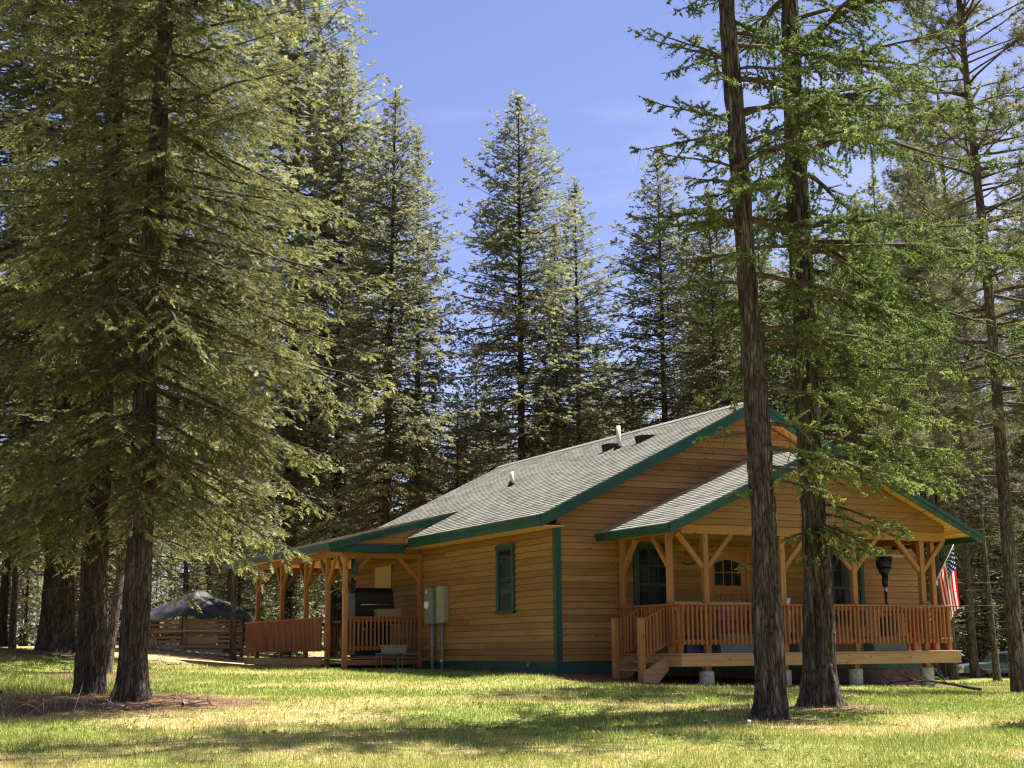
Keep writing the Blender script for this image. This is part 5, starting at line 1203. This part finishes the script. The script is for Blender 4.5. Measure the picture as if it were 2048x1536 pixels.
for (nm, q) in (('side_window', [(-.80, 1.12), (-.44, 1.56), (-.02, 1.58), (-.02, 1.12)]), ('side_window', [(.05, 1.12), (.05, 1.58), (.50, 1.60), (.58, 1.12)]), ('canopy_window', [(.95, 1.22), (.97, 1.62), (1.62, 1.63), (1.62, 1.22)]), ('canopy_window', [(1.72, 1.22), (1.72, 1.63), (2.36, 1.63), (2.42, 1.22)])):
    for y in (-.865 if 'canopy' in nm else -.825, .865 if 'canopy' in nm else .825): m = MB(); m.prism(q, 'y', y - .006, y + .006); m.build(nm, M['black'], truck)
m = MB(); m.add([(-1.06, -.70, 1.13), (-1.06, .70, 1.13), (-.60, .66, 1.60), (-.60, -.66, 1.60)], [(0, 3, 2, 1)]); m.v = [(x - .03, y, z) for x, y, z in m.v]; m.build('windscreen', M['black'], truck)
for wx in (-1.75, 1.62):
    for wy in (-.80, .80):
        m = MB(); m.lathe([(.20, -.11), (.33, -.11), (.37, -.06), (.37, .06), (.33, .11), (.20, .11)], 22); wh = m.build('wheel', M['blackmatt'], truck, (wx, wy, .37), (R(90), 0, 0))
        m = MB(); m.lathe([(.205, -.10), (.19, -.08), (.06, -.06), (.06, .06), (.19, .08), (.205, .10)], 18); m.build('rim', M['steel'], wh)
box_part('bumper', truck, -2.86, -2.70, -.84, .84, .45, .65, 'steel', .03); box_part('bumper', truck, 2.68, 2.82, -.84, .84, .48, .66, 'steel', .03)
for y in (-.62, .62): box_part('headlight', truck, -2.715, -2.685, y - .17, y + .17, .70, .86, 'white'); box_part('tail_light', truck, 2.675, 2.695, y - .1 if y > 0 else y - .12, y + .1, .75, 1.0, 'red')
for y in (-.905,): box_part('side_stripe', truck, -2.4, 2.5, y - .003, y + .003, .62, .70, 'conduit', .001); box_part('mirror', truck, -.85, -.72, y - .14, y - .0, 1.12, 1.28, 'black', .02)
for x in (-.5, .45): box_part('rack_bar', truck, x + 1.2, x + 1.26, -.70, .70, 1.86, 1.90, 'black')

# ------------------------------------------------------------------ fallen branches, dead stalks, flowers, saplings
def fallen(label, x, y, L_, az, seed, mat='deadtwig', r0=.028, n2=9):
    r = np.random.default_rng(seed); t_ = Tree(seed); n = 8; s = np.linspace(0, 1, n); wob = r.normal(size=n).cumsum() * .05 * L_
    px = math.cos(az) * s * L_ - math.sin(az) * wob; py = math.sin(az) * s * L_ + math.cos(az) * wob
    pz = ground_z(x + px, y + py) - gz(x, y) + .03 + .22 * np.abs(np.sin(s * 3 + seed)) * L_ * .25
    pts = np.stack([px, py, pz], 1); t_.tube(pts, np.linspace(r0, .006, n), 6); P, Tn = along(pts, r.uniform(.1, 1, n2))
    for p, d in zip(P, Tn):
        dd = unit(d + r.normal(size=3) * .9 + [0, 0, .5]); q = np.array([p + dd * k * r.uniform(.1, .22) * L_ * .6 + r.normal(size=3) * .012 for k in range(4)]); q[0] = p; t_.tube(q, np.linspace(.011, .003, 4), 4)
    me = t_.mesh('fallen_branch', M[mat], M[mat]); o = link('fallen_branch', me, None, (x, y, gz(x, y))); tag(o, label, 'branch', 'fallen branches on the ground'); return o
fallen('pale crooked dead branch before the near firs', -5.6, 21.6, 1.0, 2.4, 1); fallen('dark bushy dead branch left of the near firs', -8.3, 24.2, 1.6, 2.9, 2, 'blackmatt', .03, 16)
fallen('dark fallen branch tangle at the foot of the edge pine', 9.6, 30.8, 1.9, 2.75, 3, 'blackmatt', .04, 16)
fallen('dead limb on the needle mound by the flared fir', -10.4, 37.0, 1.6, .3, 5); fallen('small dead stick on the needle litter in front', -4.9, 22.2, .6, .9, 6)
r = np.random.default_rng(8); t_ = Tree(8)                 # dry stalks of last year in the near corner
n_ = 60; bx_ = r.uniform(-8.6, -6.0, n_); by_ = r.uniform(20.2, 23.0, n_); P = np.stack([bx_, by_, ground_z(bx_, by_) - .02], 1); D = unit(np.stack([r.normal(size=n_) * .22, r.normal(size=n_) * .15, np.ones(n_)], 1))
t_.ribbons(P, P + D * r.uniform(.25, .85, n_)[:, None], .005)
for k in range(9):
    x0, y0 = r.uniform(-8.6, -6.6), r.uniform(20.0, 22.2); s = np.linspace(0, 1, 7); L_ = r.uniform(.5, 1.1); az = r.uniform(-.6, .6) + (0 if r.random() < .5 else math.pi)
    t_.tube(np.stack([x0 + s * L_ * math.cos(az), y0 + s * L_ * math.sin(az) * .3, gz(x0, y0) + .5 * np.sin(s * 2.6) * L_ * .75], 1), np.linspace(.006, .003, 7), 4)
o = link('dry_stalks', t_.mesh('dry_stalks', M['deadtwig'], M['deadtwig'])); tag(o, 'pale dry stalks of last year in the corner by the near firs', 'stalks', kind='stuff')
for k, (x, y) in enumerate(((2.05, 20.6), (3.1, 20.0), (2.7, 17.4))):
    t = empty('dandelion', (x, y, gz(x, y))); tag(t, ('white dandelion clock on the shaded lawn left of the slim larch', 'white dandelion clock close against the slim larch', 'white dandelion clock on the sunny lawn in front')[k], 'flower', 'dandelions on the lawn')
    m = MB(); m.tube([(0, 0, 0), (.01, 0, .13)], .004, 5); m.build('stem', plain('stem_green_%d' % k, (.15, .22, .06), .7), t)
    tt = Tree(50 + k); d = unit(np.random.default_rng(k).normal(size=(90, 3))); tt.ribbons(np.tile([[.01, 0, .15]], (90, 1)), np.array([.01, 0, .15]) + d * .03, .003); link('seed_head', tt.mesh('seed_head', M['white'], M['white']), t)

# ------------------------------------------------------------------ grass
def grass(n, seed):
    r = np.random.default_rng(seed)
    y = 10.5 * (40 / 10.5) ** r.random(n) ** 1.15; x = r.uniform(-.42, .42, n) * y
    so = soil_at(x, y); dr_ = dry_at(x, y); u, v = house_uv(x, y)
    inside = ((u > -.25) & (u < 10.2) & (v > -2.3) & (v < 13)) | ((u > -2.3) & (u < 0) & (v > 7.0) & (v < 15.5))
    dens = (1 - .93 * so) * (1 - .55 * dr_) * (.55 + .6 * fbm(x * 1.7, y * 1.7, 3, 91))
    keep = (~inside) & (r.random(n) < dens); x, y, so, dr_ = x[keep], y[keep], so[keep], dr_[keep]; n = len(x)
    z = ground_z(x, y); tall = .030 + .045 * fbm(x * .8, y * .8, 3, 44)
    lush = np.exp(-((x + 9.2) / 2.2) ** 2 - ((y - 27.5) / 3.2) ** 2)
    hgt = tall * r.uniform(.55, 1.45, n) * (1 + 1.9 * lush + .6 * (r.random(n) < .03)); wd = .0042 * np.maximum(1, y / 16) * r.uniform(.7, 1.5, n)
    az = r.uniform(0, 6.28, n); ln = r.uniform(.05, .75, n) * hgt; fa = r.uniform(0, 6.28, n)
    s_ = np.stack([np.cos(fa), np.sin(fa), np.zeros(n)], 1) * wd[:, None]
    P = np.stack([x, y, z - .006], 1); Mid = P + np.stack([np.cos(az) * ln * .35, np.sin(az) * ln * .35, hgt * .6], 1); Tip = P + np.stack([np.cos(az) * ln, np.sin(az) * ln, hgt], 1)
    V = np.stack([P - s_, P + s_, Tip], 1).reshape(-1, 3); lo = np.arange(3 * n); fn = np.full(n, 3)
    tint_ = np.clip(.30 + .55 * (dr_ - .25) + r.normal(size=n) * .17 - .25 * lush + .5 * (r.random(n) < .10 + .25 * dr_), 0, 1)
    return np_mesh('grass', V, fn, lo, [M['grass']], attrs={'tint': np.repeat(tint_, 3)})
o = link('grass', grass(520000, 3)); tag(o, 'short grass blades covering the lawn', 'grass', kind='stuff')

def weeds(n, seed):
    r = np.random.default_rng(seed); y = r.uniform(12.5, 26, n); x = r.uniform(-.36, .36, n) * y
    keep = (fbm(x * .55, y * .55, 3, 63) > .52) & (soil_at(x, y) < .5); x, y = x[keep], y[keep]; n = len(x); k = 7
    az = r.uniform(0, 6.28, (n, k)); L_ = r.uniform(.035, .085, (n, k)); el = r.uniform(.25, 1.0, (n, k)); wd = L_ * .22
    b = np.stack([x, y, ground_z(x, y) + .012], 1)[:, None]; d = np.stack([np.cos(az) * np.cos(el), np.sin(az) * np.cos(el), np.sin(el)], -1); sd_ = np.stack([-np.sin(az), np.cos(az), np.zeros_like(az)], -1)
    m_ = b + d * (L_ * .6)[..., None]; t = b + d * L_[..., None]; t[..., 2] -= L_ * .2
    V = np.stack([np.broadcast_to(b, d.shape), m_ + sd_ * wd[..., None], t, m_ - sd_ * wd[..., None]], 2).reshape(-1, 3); N4 = n * k
    return np_mesh('weeds', V, np.full(N4, 4), np.arange(4 * N4), [M['grass']], attrs={'tint': np.repeat(np.clip(.16 + r.normal(size=N4) * .1, 0, 1), 4)})
o = link('weeds', weeds(1500, 4)); tag(o, 'low broad leaved weeds scattered through the lawn', 'weeds', kind='stuff')
def litter(n, seed):
    r = np.random.default_rng(seed); y = 12.5 * (40 / 12.5) ** r.random(n); x = r.uniform(-.38, .38, n) * y
    keep = r.random(n) < .15 + .85 * soil_at(x, y); u, v = house_uv(x, y); keep &= ~((u > 0) & (u < 10) & (v > -.1)); x, y = x[keep], y[keep]; n = len(x)
    a = r.uniform(0, 6.28, n); L_ = r.uniform(.02, .12, n) * np.where(r.random(n) < .1, 2.2, 1); w_ = r.uniform(.002, .006, n); P = np.stack([x, y, ground_z(x, y) + r.uniform(.006, .03, n)], 1)
    d = np.stack([np.cos(a), np.sin(a), r.normal(size=n) * .12], 1) * L_[:, None]; s_ = np.stack([-np.sin(a), np.cos(a), np.zeros(n)], 1) * w_[:, None]
    V = np.stack([P - s_, P + s_, P + d + s_ + [0, 0, .004], P + d - s_], 1).reshape(-1, 3)
    return np_mesh('needle_litter', V, np.full(n, 4), np.arange(4 * n), [M['litter']], attrs={'tint': np.repeat(r.random(n), 4)})
M['litter'] = leafy('needle_litter', (.06, .035, .022), (.19, .10, .055), (.42, .30, .19), trans=.05, rough=.9)
o = link('needle_litter', litter(42000, 6)); tag(o, 'brown needles, twigs and bark bits strewn under the trees', 'litter', kind='stuff')
